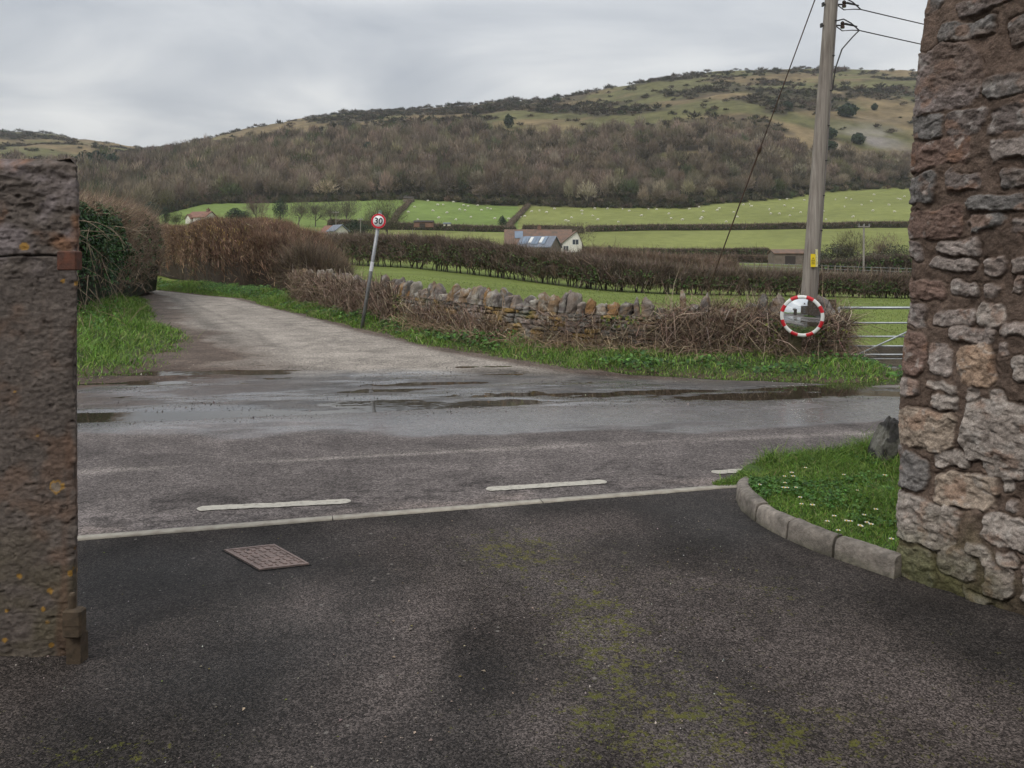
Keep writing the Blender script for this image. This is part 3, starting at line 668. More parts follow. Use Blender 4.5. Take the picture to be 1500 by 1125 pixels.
# ------------------------------------------------------------------ tall rubble wall on the right
WA = np.array([1.93, 4.13]); WD = norm(np.array([.33, -.51])); WE = norm(np.array([.97, .26]))
EDGE = (np.array([-400, 0, 20, 60, 140, 165, 205, 256, 345, 440, 487, 550, 604, 650, 700, 730, 790, 850], float),
        np.array([1352, 1349, 1344, 1341, 1339, 1334, 1333, 1329, 1327, 1325, 1317, 1313, 1310, 1312, 1313, 1309, 1308, 1311], float))
def edge_off(z):
    py = HOR-(z-EYE)*FPX/WA[1]; return (np.interp(py, *EDGE)-1311)/FPX*WA[1]
def px2wall(px, py):
    u = (px-750)/FPX; off = 0.0
    for _ in range(4):
        s = (u*WA[1]-WA[0]-off)/(WD[0]-u*WD[1]); Z = WA[1]+s*WD[1]; z = EYE-(py-HOR)/FPX*Z; off = float(edge_off(z))
    return s, z
ST = [(1374, 25, 1458, 57, 'g'), (1341, 65, 1440, 160, 'P'), (1476, 20, 1515, 63, 'g'), (1444, 102, 1515, 140, 'g'), (1337, 163, 1382, 200, 'g'), (1386, 160, 1441, 200, 'p'), (1450, 155, 1515, 197, 'p'),
      (1452, 204, 1515, 233, 'l'), (1333, 205, 1423, 245, 'r'), (1329, 256, 1368, 297, 'g'), (1388, 248, 1440, 278, 'p'), (1460, 243, 1515, 275, 'g'), (1423, 282, 1497, 310, 'g'), (1329, 307, 1415, 348, 'r'), (1423, 315, 1470, 340, 'g'),
      (1478, 318, 1515, 345, 'p'), (1368, 348, 1437, 371, 'l'), (1366, 373, 1425, 397, 'l'), (1435, 374, 1466, 400, 'l'), (1476, 380, 1515, 402, 'l'), (1326, 355, 1352, 385, 'p'), (1327, 411, 1378, 440, 'r'), (1387, 409, 1427, 436, 'l'),
      (1440, 409, 1466, 434, 'l'), (1480, 404, 1500, 428, 'l'), (1427, 440, 1477, 476, 'L'), (1320, 446, 1352, 482, 'p'), (1363, 453, 1423, 474, 'l'), (1465, 472, 1515, 493, 'l'), (1387, 478, 1455, 498, 'l'), (1316, 489, 1352, 550, 'r'),
      (1354, 502, 1387, 551, 'l'), (1396, 504, 1456, 566, 'o'), (1463, 505, 1477, 519, 'l'), (1477, 525, 1515, 562, 'L'), (1313, 555, 1346, 583, 'l'), (1357, 558, 1395, 574, 'L'), (1361, 577, 1397, 604, 'L'), (1412, 570, 1433, 585, 'L'),
      (1451, 573, 1468, 589, 'L'), (1311, 604, 1393, 660, 'O'), (1403, 588, 1515, 684, 'L'), (1369, 666, 1419, 687, 'L'), (1313, 662, 1358, 717, 'g'), (1436, 684, 1497, 706, 'L'), (1369, 696, 1457, 745, 'O'), (1464, 708, 1482, 726, 'L'),
      (1474, 735, 1490, 749, 'l'), (1309, 728, 1404, 802, 'L'), (1437, 756, 1515, 806, 'L'), (1419, 801, 1447, 819, 'L'), (1457, 812, 1493, 832, 'L'), (1312, 805, 1372, 858, 'm'), (1375, 806, 1422, 850, 'l'), (1436, 822, 1478, 873, 'l'),
      (1410, 867, 1455, 890, 'l'), (1493, 830, 1515, 880, 'l'), (1400, 20-40, 1515, 8, 'p'), (1345, -30, 1380, 14, 'g'), (1372, 742, 1400, 765, 'l'), (1383, 745, 1408, 760, 'l')]
TONE = {'g': (.2, .185, .175), 'p': (.2, .165, .15), 'P': (.25, .205, .19), 'l': (.3, .255, .23), 'L': (.35, .305, .27), 'r': (.2, .135, .11), 'o': (.35, .25, .18), 'O': (.36, .29, .23), 'm': (.2, .18, .13)}
stones = []
for (x0, y0, x1, y1, k_) in ST:
    s0, za = px2wall(x0, (y0+y1)/2); s1, _ = px2wall(x1, (y0+y1)/2)
    _, zt = px2wall((x0+x1)/2, y0); _, zb_ = px2wall((x0+x1)/2, y1)
    if x0 < 1355 and x0-np.interp((y0+y1)/2, *EDGE) < 9: s0 = -.16
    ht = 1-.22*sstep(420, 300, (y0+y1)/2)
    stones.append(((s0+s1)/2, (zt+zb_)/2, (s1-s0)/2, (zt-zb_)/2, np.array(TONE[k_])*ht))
# random courses elsewhere
z = 0.0
r2 = np.random.default_rng(5)
while z < 4.3:
    h = r2.uniform(.09, .24); s = -2.6
    while s < 7:
        w = r2.uniform(.12, .42); c = s+w/2
        if not (-.2 < c < .72 and z+h/2 < 2.98):
            if not (c+w/2 > -.17 and c-w/2 < .68 and z < 2.9): stones.append((c, z+h/2+r2.uniform(-.02, .02), w/2-.018, h/2-.016, np.array(TONE[r2.choice(list('gpllLro'))])*.85))
        s += w+.02
    z += h
def stone_field(S, Zz, stones, warp=.024, mortar=np.array([.115, .083, .065]), rad=.55, bulge=.03):
    shp = S.shape
    s = (S+warp*fbm(S*7, Zz*7, 0, 4, 301)*1.5+.007*fbm(S*38, Zz*38, 0, 3, 303)).ravel(); t = (Zz+warp*fbm(S*7, Zz*7, 5, 4, 302)*1.5+.007*fbm(S*38, Zz*38, 4, 3, 304)).ravel()
    best = np.full(s.shape, 9.0); idx = np.zeros(s.shape, int)
    for i, (cx, cz, hx, hz, c) in enumerate(stones):
        m = (np.abs(s-cx) < hx+.08) & (np.abs(t-cz) < hz+.08)
        if not m.any(): continue
        r = min(hx, hz)*rad; a = .14*sin(i*7.3)
        dx_, dz_ = s[m]-cx, t[m]-cz; dx2 = dx_+dz_*a; dz2 = dz_-dx_*a*.5
        qx, qz = np.abs(dx2)-(hx-r), np.abs(dz2)-(hz-r)
        d = np.hypot(np.maximum(qx, 0), np.maximum(qz, 0))+np.minimum(np.maximum(qx, qz), 0)-r
        b = best[m]; j = idx[m]; k_ = d < b; b[k_] = d[k_]; j[k_] = i; best[m] = b; idx[m] = j
    best = best.reshape(shp); idx = idx.reshape(shp)
    best = best+.010*fbm(S*26, Zz*26, 0, 4, 320)+.012*fbm(S*5, Zz*5, 0, 3, 319); mask = sstep(.005, -.008, best)
    rid = 1-np.abs(fbm(S*11+idx*3.1, Zz*14+idx*1.7, 0, 5, 305))*2.2
    cliff = fbm(S*24+idx*2.3, Zz*30, 0, 4, 306)
    facet = np.floor(fbm(S*7+idx*5.7, Zz*9, 0, 3, 309)*4.5)/4.5
    tilt = np.sin(idx*12.9)*.4
    brk = np.abs(vnoise(S*17+idx*2.7, Zz*21+idx, 0, 325)-vnoise(S*19+idx, Zz*15, 3.3, 326))
    H = -.011*np.exp(-((best-.004)/.005)**2)*sstep(-.2, .3, fbm(S*8, Zz*8, 0, 3, 324))+mask*(bulge*(.55+.45*np.sin(idx*78.2))+.011*rid+.010*cliff+.013*facet+.012*np.minimum(brk, .5))+(1-mask)*(.014*fbm(S*22, Zz*22, 0, 5, 307)+.016*fbm(S*6, Zz*6, 0, 3, 308))
    H = H+.03*fbm(S*1.7, Zz*1.7, 0, 3, 310)
    cols = np.array([c for *_, c in stones])
    C = cols[idx]*(1+.22*fbm(S*16, Zz*20, 0, 4, 311)+.25*fbm(S*70, Zz*70, 0, 3, 312))[..., None]
    rust = sstep(.2, .45, fbm(S*13+idx, Zz*13, 0, 4, 313))[..., None]; C = C+(np.array([.27, .15, .095])-C)*rust*.45
    pale = sstep(.25, .4, fbm(S*20, Zz*20+idx, 0, 4, 314))[..., None]; C = C+(np.array([.44, .41, .38])-C)*pale*.4
    crk = sstep(.035, .0, np.abs(fbm(S*9+idx*1.3, Zz*11, 0, 4, 315)))[..., None]; C = C*(1-.35*crk); H = H-.004*crk[..., 0]*mask
    mo = mortar*(1+.45*fbm(S*30, Zz*30, 0, 5, 316)+.3*fbm(S*5, Zz*5, 0, 3, 317))[..., None]
    C = mo+(C-mo)*mask[..., None]
    return H, C, mask
ss = np.unique(np.concatenate([np.linspace(-2.4, -.14, 70), np.linspace(-.14, .74, 190), np.linspace(.74, 7, 160)]))
zz = np.unique(np.concatenate([np.linspace(-.1, 3.05, 640), np.linspace(3.05, 4.2, 60)]))
Sg, Zg_ = np.meshgrid(ss, zz)
H, C, mk_ = stone_field(Sg, Zg_, stones, bulge=.009)
sm_ = sstep(-.15, .25, fbm(Sg*4, Zg_*4, 0, 4, 318))*(.3+.7*sstep(1.3, 1.8, Zg_)); C = C+(np.array([.135, .095, .075])-C)*(sm_*.72)[..., None]
a_ = sstep(-.055, .03, Sg)                        # blend round the corner
px_ = WA[0]+edge_off(Zg_)+np.where(Sg > 0, Sg*WD[0], -Sg*WE[0]); py_ = WA[1]+np.where(Sg > 0, Sg*WD[1], -Sg*WE[1])
n0 = np.array([-WE[1], WE[0]]); n1 = np.array([WD[1], -WD[0]])
nx, ny = n0[0]+(n1[0]-n0[0])*a_, n0[1]+(n1[1]-n0[1])*a_; nl = np.hypot(nx, ny); nx, ny = nx/nl, ny/nl
Hc = (H-.018)*(1-.35*np.exp(-(Sg/.05)**2))
X_, Y_ = px_+nx*Hc, py_+ny*Hc
X_ = X_+.02*np.exp(-(Sg/.04)**2)
# green foot
g_ = sstep(.42, .05, Zg_+.25*fbm(Sg*5, Zg_*5, 0, 3, 321)+.35*np.clip(Sg, 0, 1))[..., None]
C = C+(np.array([.11, .12, .04])-C)*g_*.6
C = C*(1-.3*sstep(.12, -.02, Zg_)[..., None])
M_stone = m_attr('rubble stone', .92, 36, .35, 75, .9, .012, spec=.2, nscale2=160, namp2=.3)
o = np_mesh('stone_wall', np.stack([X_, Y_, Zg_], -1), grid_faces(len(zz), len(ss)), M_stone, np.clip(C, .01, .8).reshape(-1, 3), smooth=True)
tag(o, 'tall rubble stone wall with brown mortar towering over the grass island', 'stone wall')

# ------------------------------------------------------------------ stone gate pier on the left
pc_ = [(-2.95, 3.24), (-1.735, 3.27), (-1.90, 3.56), (-3.0, 3.62)]
def pier_loop(n_front=230):
    L = []
    segs = [(0, 1, n_front), (1, 2, 50), (2, 3, 30), (3, 0, 12)]
    for i, j, n in segs:
        a, b = np.array(pc_[i]), np.array(pc_[j])
        for t in np.linspace(0, 1, n, endpoint=False): L.append(a+(b-a)*t)
    return np.array(L+[L[0]])
PL = pier_loop()
# round the corners a little
PLs = PL.copy()
for _ in range(5): PLs[1:-1] = .25*PLs[:-2]+.5*PLs[1:-1]+.25*PLs[2:]
pn = side(PLs); cen = PLs.mean(0); sg = np.sign(((PLs-cen)*pn).sum(1)); pn = pn*sg[:, None]
arc = np.concatenate([[0], np.cumsum(np.linalg.norm(np.diff(PLs, axis=0), axis=1))])
zt_ = np.linspace(-.06, 1.99, 480)
Ag_, Zp = np.meshgrid(arc, zt_)
X3 = np.broadcast_to(PLs[:, 0], Ag_.shape); Y3 = np.broadcast_to(PLs[:, 1], Ag_.shape)
up = sstep(1.45, 1.66, Zp)
Hn = .010*fbm(X3*4, Y3*4, Zp*3, 4, 331)+(.0022+.005*up)*fbm(X3*16, Y3*16, Zp*40, 4, 332)+.004*fbm(X3*60, Y3*60, Zp*90, 3, 333)
Hn = Hn+up*(.009*(1-2*np.abs(fbm(X3*9, Y3*9, Zp*13, 4, 334)))+.010*fbm(X3*25, Y3*25, Zp*30, 4, 335))
chips = sstep(.25, .45, fbm(X3*12, Y3*12, Zp*14, 3, 336)); Hn = Hn-.012*chips*(.12+.88*up)
pits = sstep(.42, .55, fbm(X3*45, Y3*45, Zp*45, 3, 341)); Hn = Hn-.004*pits
zcr = 1.592+.008*fbm(X3*8, 0*X3, 0, 3, 337)+.012*np.sin(X3*9)
crk = np.exp(-((Zp-zcr)/.0035)**2); Hn = Hn-.013*crk*(Y3 < 3.4)
dcn = np.abs(Ag_-arc[230]); Hn = Hn-np.exp(-(dcn/.022)**2)*(.014*sstep(-.1, .35, fbm(Zp*7, 0*Zp, 2.2, 4, 353))+.006*np.abs(fbm(Zp*30, Ag_*20, 0, 3, 354)))
Hn = Hn-.02*sstep(.1, .0, Zp)*(.5+fbm(X3*9, Y3*9, 0, 3, 338))
topround = sstep(1.955, 1.99, Zp); Hn = Hn-.03*topround
Xp, Yp = X3+pn[:, 0]*Hn, Y3+pn[:, 1]*Hn
c = np.array([.115, .095, .083])*(1+.25*fbm(X3*5, Y3*5, Zp*5, 4, 342)+.35*fbm(X3*22, Y3*22, Zp*50, 4, 343))[..., None]
c = c+(np.array([.2, .17, .17])-c)*(up*sstep(-.05, .3, fbm(X3*7, Y3*7, Zp*9, 4, 344)))[..., None]*.8
c = c+(np.array([.2, .105, .06])-c)*(sstep(.05, .35, fbm(X3*6, Y3*6, Zp*6, 4, 345))*(.3+.5*up))[..., None]
c = c*(1+.3*fbm(X3*90, Y3*90, Zp*90, 2, 355))[..., None]; c = c+(np.array([.105, .088, .055])-c)*(sstep(.75, .15, Zp)*sstep(-.3, .3, fbm(X3*5, Y3*5, Zp*9, 3, 346)))[..., None]*.7
str_ = sstep(.1, .4, fbm(X3*14, Y3*14, Zp*1.2, 3, 347)); c = c+(np.array([.14, .078, .05])-c)*(str_*.45*sstep(1.6, 1.3, Zp))[..., None]
gl = sstep(-.05, .2, fbm(X3*10, Y3*10, Zp*8, 4, 348))*sstep(-2.5, -2.7, X3)*up; c = c+(np.array([.3, .31, .28])-c)*gl[..., None]*.6
c = c*(1-.8*crk*(Y3 < 3.4))[..., None]*(1-.35*pits)[..., None]
for (px, py, r, ring) in ((80, 714, 11, 1), (98, 843, 6, 0), (27, 845, 5, 0), (69, 868, 6, 0), (60, 894, 5, 0), (66, 914, 4, 0), (8, 896, 6, 0), (107, 806, 4, 0), (107, 836, 4, 0), (108, 416, 6, 0), (32, 362, 9, 0), (71, 949, 5, 0), (19, 575, 3, 0), (88, 412, 5, 0), (52, 640, 3, 0), (4, 940, 5, 0)):
    Zf = 3.25; X0 = at(px, Zf); Z0 = EYE-(py-HOR)/FPX*Zf; R_ = r/FPX*Zf
    dd = np.hypot(X3-X0, Zp-Z0)+R_*.45*fbm(X3*60, Y3*60, Zp*60, 3, 349); mm = (Y3 < 3.36)
    R_ = R_*(1 if ring else .75); e = sstep(R_, R_*.75, dd)*mm; c = c+(np.array([.36, .2, .04])-c)*(e*(.85 if r > 4 else .6))[..., None]
    if ring: e = sstep(R_*.72, R_*.55, dd)*mm; c = c+(np.array([.2, .18, .16])-c)*(e*.8)[..., None]
c = np.clip(c, .01, .8)
ctr = np.array([-2.35, 3.42])
rowsV = [np.stack([Xp, Yp, Zp], -1).reshape(-1, 3)]; rowsC = [c.reshape(-1, 3)]
nr = 26
for k_ in range(1, nr+1):
    f = 1-(k_/nr)**1.0
    xx = ctr[0]+(Xp[-1]-ctr[0])*f; yy = ctr[1]+(Yp[-1]-ctr[1])*f
    zc = 1.99-.012*min(1, k_/5)+.005*fbm(xx*7, yy*7, 0, 4, 351)*min(1, k_/5)
    rowsV.append(np.stack([xx, yy, zc], -1)); rowsC.append(np.tile([[.2, .17, .14]], (len(xx), 1))*(1+.3*fbm(xx*20, yy*20, 0, 3, 352))[:, None])
pier = thing('gate_pier', (-2.35, 3.4, 0), 'weathered dark stone gate pillar with rusty hinge iron and yellow lichen spots', 'gate pillar')
M_pier = m_attr('weathered pillar stone', .9, 45, .3, 110, .7, .006, spec=.2)
np_mesh('pillar_stone', np.concatenate(rowsV), grid_faces(480+nr, len(arc)), M_pier, np.concatenate(rowsC), parent=pier, smooth=True)
def irect(px0, py0, px1, py1, Z):
    xa, xb = at(px0, Z), at(px1, Z); za, zb2 = EYE-(py1-HOR)/FPX*Z, EYE-(py0-HOR)/FPX*Z
    return xa, xb, za, zb2
def bev_box(mb, x0, x1, y0, y1, z0, z1, b=.006):
    ring = lambda i, z: [(x0+i+b, y0+i, z), (x1-i-b, y0+i, z), (x1-i, y0+i+b, z), (x1-i, y1-i-b, z), (x1-i-b, y1-i, z), (x0+i+b, y1-i, z), (x0+i, y1-i-b, z), (x0+i, y0+i+b, z)]
    L = [ring(b, z0), ring(0, z0+b), ring(0, z1-b), ring(b, z1)]; vs = sum(L, []); fs = [tuple(range(8))[::-1], tuple(range(24, 32))]
    for k in range(3):
        for j in range(8): fs.append((k*8+j, k*8+(j+1) % 8, (k+1)*8+(j+1) % 8, (k+1)*8+j))
    mb.add(vs, fs)
x0, x1, z0, z1 = irect(88, 368, 116, 396, 3.2); m1 = MB(); bev_box(m1, x0, x1, 3.175, 3.225, z0, z1, .004); m1.build('hinge_bracket', M_iron, pier)
m1 = MB(); x0, x1, z0, z1 = irect(93, 892, 121, 934, 3.18); bev_box(m1, x0, x1, 3.165, 3.215, z0, z1, .008)
m1.add(*[[(x0+.004, 3.162, (z0+z1)/2-.004), (x1-.004, 3.162, (z0+z1)/2-.004), (x1-.004, 3.162, (z0+z1)/2+.004), (x0+.004, 3.162, (z0+z1)/2+.004)], [(0, 1, 2, 3)]])
hb = m1.build('hinge_bracket', M_iron2, pier)
xc = at(106, 3.19); MB().tube([(xc, 3.19, z1-.01), (xc, 3.19, z1+.05), (xc, 3.19, z1+.058)], [.0135, .0135, .009], 12).build('hinge_pin', M_iron2, hb, smooth=False)
m1 = MB(); m1.box((xc-.005, 3.235, .055), (.028, .03, .055), jit=.004); m1.build('foot_block', M_iron2, pier)

# ------------------------------------------------------------------ dry stone wall between lane and field
WP = np.array([(4.95, 12.35), (2.6, 12.6), (.6, 13.6), (-1.35, 16.2), (-3.6, 19.8), (-6.4, 25.0)])
WH = np.array([.84, .88, .93, .98, 1.05, 1.05])      # top of the coping above datum
sw = smooth_path(WP, 400); swl = np.concatenate([[0], np.cumsum(np.linalg.norm(np.diff(sw, axis=0), axis=1))]); WL = swl[-1]
def wpt(s): return np.stack([np.interp(s, swl, sw[:, 0]), np.interp(s, swl, sw[:, 1])], -1)
def wnr(s):
    d = wpt(s+.15)-wpt(s-.15); d = norm(d); n = np.stack([-d[..., 1], d[..., 0]], -1); return -n if False else n
def wtop(s): return np.interp(s, np.linspace(0, WL, len(WH)), WH)
# front side normal must face the camera (-y)
sgn = 1 if wnr(np.array([2.0]))[0][1] < 0 else -1
dw = thing('dry_stone_wall', (1.6, 13, 0), 'low dry stone wall topped with upright jagged coping stones beside the lane', 'stone wall')
# body: front face and back face from a stone field
sb = []
z = -.12
while z < 1.2:
    h = r2.uniform(.07, .13); s = -.4
    while s < WL+.4:
        w = r2.uniform(.1, .34); k_ = r2.choice(list('ggpyybl')); cc = {'g': (.16, .15, .135), 'p': (.2, .16, .14), 'y': (.3, .2, .08), 'b': (.15, .11, .075), 'l': (.27, .25, .22)}[k_]
        sb.append((s+w/2, z+h/2, w/2-.006, h/2-.006, np.array(cc)*r2.uniform(.7, 1.15))); s += w
    z += h
sgd = np.linspace(0, WL, 1000); zgd = np.linspace(-.1, .82, 66)
Sq, Zq = np.meshgrid(sgd, zgd)
H, C, mk_ = stone_field(Sq, Zq, sb, warp=.02, mortar=np.array([.03, .025, .02]), rad=.45, bulge=.04)
ly = sstep(.0, .3, fbm(Sq*1.7, Zq*3, 0, 4, 361))[..., None]; C = C+(np.array([.25, .16, .05])-C)*ly*.45*mk_[..., None]
gm = sstep(.1, .35, fbm(Sq*1.2, Zq*2, 3, 4, 362))[..., None]; C = C+(np.array([.07, .085, .03])-C)*gm*.5
pw = wpt(Sq.ravel()).reshape(Sq.shape+(2,)); nw = wnr(Sq.ravel()).reshape(Sq.shape+(2,))*sgn
topz = wtop(Sq)-.2
Zact = -.1+(Zq+.1)/(.92)*(topz+.1)
batter = .2-.06*(Zq/.8)
P1 = pw+nw*(batter+(H-.03)*1.2)[..., None]
g0 = T(pw[..., 0], pw[..., 1])
np_mesh('wall_face', np.concatenate([P1, (Zact)[..., None]], -1), grid_faces(66, 1000), M_stone, np.clip(C, .01, .6).reshape(-1, 3), parent=dw, smooth=True)
P2 = pw-nw*(batter+(H-.03)*1.2)[..., None]
capV = []
for t in np.linspace(-1, 1, 6): capV.append(np.concatenate([pw[-1]+nw[-1]*(.15*t), topz[-1][:, None]], 1))
np_mesh('wall_top', np.concatenate(capV), grid_faces(6, 1000), M_stone, np.tile([[.1, .09, .07]], (6000, 1)), parent=dw)
np_mesh('wall_back', np.concatenate([P2, (Zact-.45*(1-(Zq+.1)/.92))[..., None]], -1), grid_faces(66, 1000)[:, ::-1], M_stone, np.clip(C, .01, .6).reshape(-1, 3), parent=dw, smooth=True)
pe = pw[:, 0]; ne = nw[:, 0]
endV = []
for t in np.linspace(-1, 1, 14): endV.append(np.concatenate([pe+ne*((batter[:, 0])*t)[:, None]+np.array([.02, 0])*(fbm(Zq[:, 0]*9, 0*Zq[:, 0]+t*2, 0, 3, 3)[:, None]), Zact[:, :1]], 1))
np_mesh('wall_end', np.concatenate(endV), grid_faces(14, 66), M_stone, np.tile([[.14, .115, .09]], (14*66, 1))*U(.7, 1.2, (14*66, 1)), parent=dw, smooth=True)
# coping: one chiselled slab after another, set on edge, leaning a little
cs = []; s = .05
import bmesh
def slab(w, th, h, seed, sub=10):
    """upright coping stone: along-wall thickness th, across w, height h with a jagged rounded top"""
    u, v = np.meshgrid(np.linspace(0, 2*pi, 19)[:-1], np.linspace(0, 1, sub)); u = u.ravel(); v = v.ravel()
    sq = lambda a, p=.38: np.sign(a)*np.abs(a)**p
    gs = np.random.default_rng(seed); sl = gs.normal(0, .35); pk = gs.uniform(.2, .75)
    taper = np.clip(1-.3*pk*v-(.35+.4*pk)*np.clip((v-.8)/.2, 0, 1)**1.5, .12, 1)
    x = sq(np.cos(u))*th/2*taper; y = sq(np.sin(u))*w/2*taper*(1-.15*v); z = v*h*(1+sl*x/th*1.2*v+.18*vnoise(x*30+seed, y*12, 0, seed)*v)
    n = 1+.3*fbm(x*14+seed, y*14, z*14, 3, seed)+.2*fbm(x*45+seed, y*45, z*45, 2, seed)
    V = np.stack([x*n, y*n, z*(1+.12*fbm(x*20, y*12, seed*1.0, 2, seed+1))], 1)
    n_ = 18; F = []
    for r in range(sub-1):
        for k in range(n_): F.append((r*n_+k, r*n_+(k+1) % n_, (r+1)*n_+(k+1) % n_, (r+1)*n_+k))
    V = np.vstack([V, [[0, 0, V[-n_:, 2].mean()+.004]]]); t = len(V)-1
    T_ = []
    for f in F: T_ += [(f[0], f[1], f[2]), (f[0], f[2], f[3])]
    for k in range(n_): T_.append(((sub-1)*n_+k, (sub-1)*n_+(k+1) % n_, t))
    return V, np.array(T_)
i = 0
CST = []
while s < WL-.1:
    th = float(r2.uniform(.09, .21)); h = float(np.clip(r2.normal(.26, .07), .13, .42)); w = float(r2.uniform(.24, .34))
    if r2.random() < .12: h *= .6
    V, F = slab(w, th, h, i)
    a = math.atan2(*(wpt(np.array([s+.05]))-wpt(np.array([s-.05])))[0][::-1])+r2.normal(0, .12); lean = r2.normal(0, .1)
    V[:, 0] += V[:, 2]*lean; V[:, 2] += r2.normal(0, .012)
    V = np.column_stack([V[:, 0]*cos(a)-V[:, 1]*sin(a), V[:, 0]*sin(a)+V[:, 1]*cos(a), V[:, 2]])
    p = wpt(np.array([s+th/2]))[0]; V += np.array([p[0], p[1], wtop(s)-.21])
    b = np.array([(.15, .13, .12), (.2, .165, .14), (.2, .14, .09), (.11, .1, .09), (.25, .225, .19), (.21, .12, .055)][r2.choice(6, p=[.25, .2, .15, .2, .1, .1])])*.95
    f = fbm(V[:, 0]*22, V[:, 1]*22, V[:, 2]*22, 3, 371)
    c = b*(1+.35*f)[:, None]; l = sstep(.1, .3, fbm(V[:, 0]*12, V[:, 1]*12, V[:, 2]*12, 3, 372))[:, None]; c = c+(np.array([.36, .34, .3])-c)*l*.6
    l = sstep(.1, .3, fbm(V[:, 0]*9, V[:, 1]*9, V[:, 2]*9+7, 3, 373))[:, None]; c = c+(np.array([.26, .15, .06])-c)*l*.4
    CST.append((V, F, np.clip(c, .01, .7))); s += th+.012+abs(r2.normal(0, .012)); i += 1
V, F, C = cat_meshes(CST)
np_mesh('coping', V, F, M_stone, C, parent=dw)

# ------------------------------------------------------------------ verges
class Ribbon:
    def __init__(s, inner, outer, zi, zo, n=240, m=34, amp=.05):
        s.I = smooth_path(inner, n); s.O = smooth_path(outer, n); s.zi = zi; s.zo = zo; s.n = n; s.m = m; s.amp = amp
    def pt(s, i, t):
        P = s.I[i]*(1-t)[:, None]+s.O[i]*t[:, None]
        x, y = P[:, 0], P[:, 1]
        z = T(x, y)+s.zi+(s.zo-s.zi)*sstep(0, .75, t)*(1-.8*sstep(4.8, 5.5, x))+s.amp*fbm(x*1.6, y*1.6, 0, 3, 381)*sstep(0, .15, t)+.02*fbm(x*6, y*6, 0, 3, 382)*sstep(0, .1, t)
        return np.stack([x, y, z], 1)
    def mesh(s, name, mat, colf):
        t = np.linspace(0, 1, s.m); V = np.concatenate([s.pt(np.arange(s.n), np.full(s.n, q)) for q in t])
        return np_mesh(name, V, grid_faces(s.m, s.n), mat, colf(V), smooth=True)
    def scatter(s, n, tpow=1.0, t0=0, t1=1):
        w = np.linalg.norm(s.I-s.O, axis=1); l = np.linalg.norm(np.gradient((s.I+s.O)/2, axis=0), axis=1); pr = w*l; pr /= pr.sum()
        i = rng.choice(s.n, n, p=pr); t = t0+(t1-t0)*U(0, 1, n)**tpow; P = s.pt(i, t)
        d = np.gradient((s.I+s.O)/2, axis=0)[i]; P[:, :2] += d*U(-.6, .6, n)[:, None]; return P, t
VR = Ribbon([(9.5, 10.45), (6.0, 10.0), (4.5, 9.95), (3.3, 10.2), (2.2, 10.52), (1.1, 11.07), (-1.28, 13.95), (-2.6, 16.05), (-3.9, 18.25), (-7.1, 23.6), (-9.6, 28.1), (-15.8, 34.5), (-24, 37)],
            [(11, 13.4), (7.2, 13.4), (5.2, 12.9), (3.6, 12.7), (2.6, 12.75), (.8, 13.7), (-.9, 15.8), (-2.3, 18.0), (-3.7, 20.1), (-6.5, 25.3), (-9.4, 30.8), (-16.2, 37), (-25, 39.5)], -.035, .16)
vcol = lambda V: np.array([.045, .06, .018])*(1+.4*fbm(V[:, 0]*3, V[:, 1]*3, 0, 4, 383))[:, None]
def vcol2(V): 
    c = vcol(V); d = sstep(.05, .0, V[:, 2]-T(V[:, 0], V[:, 1]))[:, None]; return c+(np.array([.075, .05, .035])-c)*d
tag(VR.mesh('verge', M_soil, vcol2), kind='structure')
VL = Ribbon([(-16, 7.6), (-9.0, 8.5), (-6.5, 9.2), (-5.3, 9.75), (-4.8, 10.6), (-4.75, 11.7), (-5.2, 13.7), (-6.3, 16.4), (-8.0, 19.0), (-10.5, 24.1), (-13.0, 29.4), (-17.8, 36.5)],
            [(-16, 14), (-12.2, 14), (-11, 14), (-10.2, 14), (-9.8, 14.6), (-9.6, 15), (-9.4, 15.8), (-9.6, 17.6), (-10.6, 19.8), (-12.6, 24.3), (-14.9, 29.5), (-20, 36.5)], -.04, .26, amp=.08)
tag(VL.mesh('verge', M_soil, vcol2), kind='structure')
parts = []
P, t = VR.scatter(100000, 1.0)
ok = (U(0, 1, len(P)) < sstep(-.01, .12, t)) & (P[:, 0] > -17); P, t = P[ok], t[ok]
lush = fbm(P[:, 0]*1.1, P[:, 1]*1.1, 0, 3, 391)
parts.append(grass_parts(P[:, :2], P[:, 2]-.01, (.05+.07*sstep(-.2, .4, lush))*(.5+.5*sstep(0, .25, t))*np.where(P[:, 0] < -1, 1.3, 1)*np.where(P[:, 0] > 5, .6, 1), .0085+.00035*P[:, 1], wt=(3, 4, 3, 2, 1.3)))
P, t = VR.scatter(26000, 1.0, .25, 1); k_ = fbm(P[:, 0]*1.3, P[:, 1]*1.3, 3, 3, 392) > -.02; P = P[k_]; n = len(P)
N = np.column_stack([rng.normal(0, .5, n), rng.normal(-.4, .5, n), np.ones(n)])
hump = .16*sstep(0, .5, fbm(P[:, 0]*1.3, P[:, 1]*1.3, 3, 3, 392))
parts.append(leaves(P+np.column_stack([np.zeros((n, 2)), U(.0, 1, n)*(.06+hump)]), N, U(.035, .085, n), pick([(.06, .14, .02), (.1, .2, .04), (.035, .085, .02)], (2, 2, 2), n), .75))
V, F, C = cat_meshes(parts); tag(np_mesh('verge_grass', V, F, M_leaf, C), 'lush green weeds and grass between lane and stone wall', 'grass', kind='stuff')
parts = []
P, t = VL.scatter(60000, .8); ok = (U(0, 1, len(P)) < sstep(.0, .12, t)) & (P[:, 0] > -12.5) & (P[:, 1] > 9); P, t = P[ok], t[ok]
parts.append(grass_parts(P[:, :2], P[:, 2]-.01, (.1+.1*sstep(-.2, .4, fbm(P[:, 0], P[:, 1], 0, 3, 393)))*(.6+.4*sstep(0, .3, t)), .012))
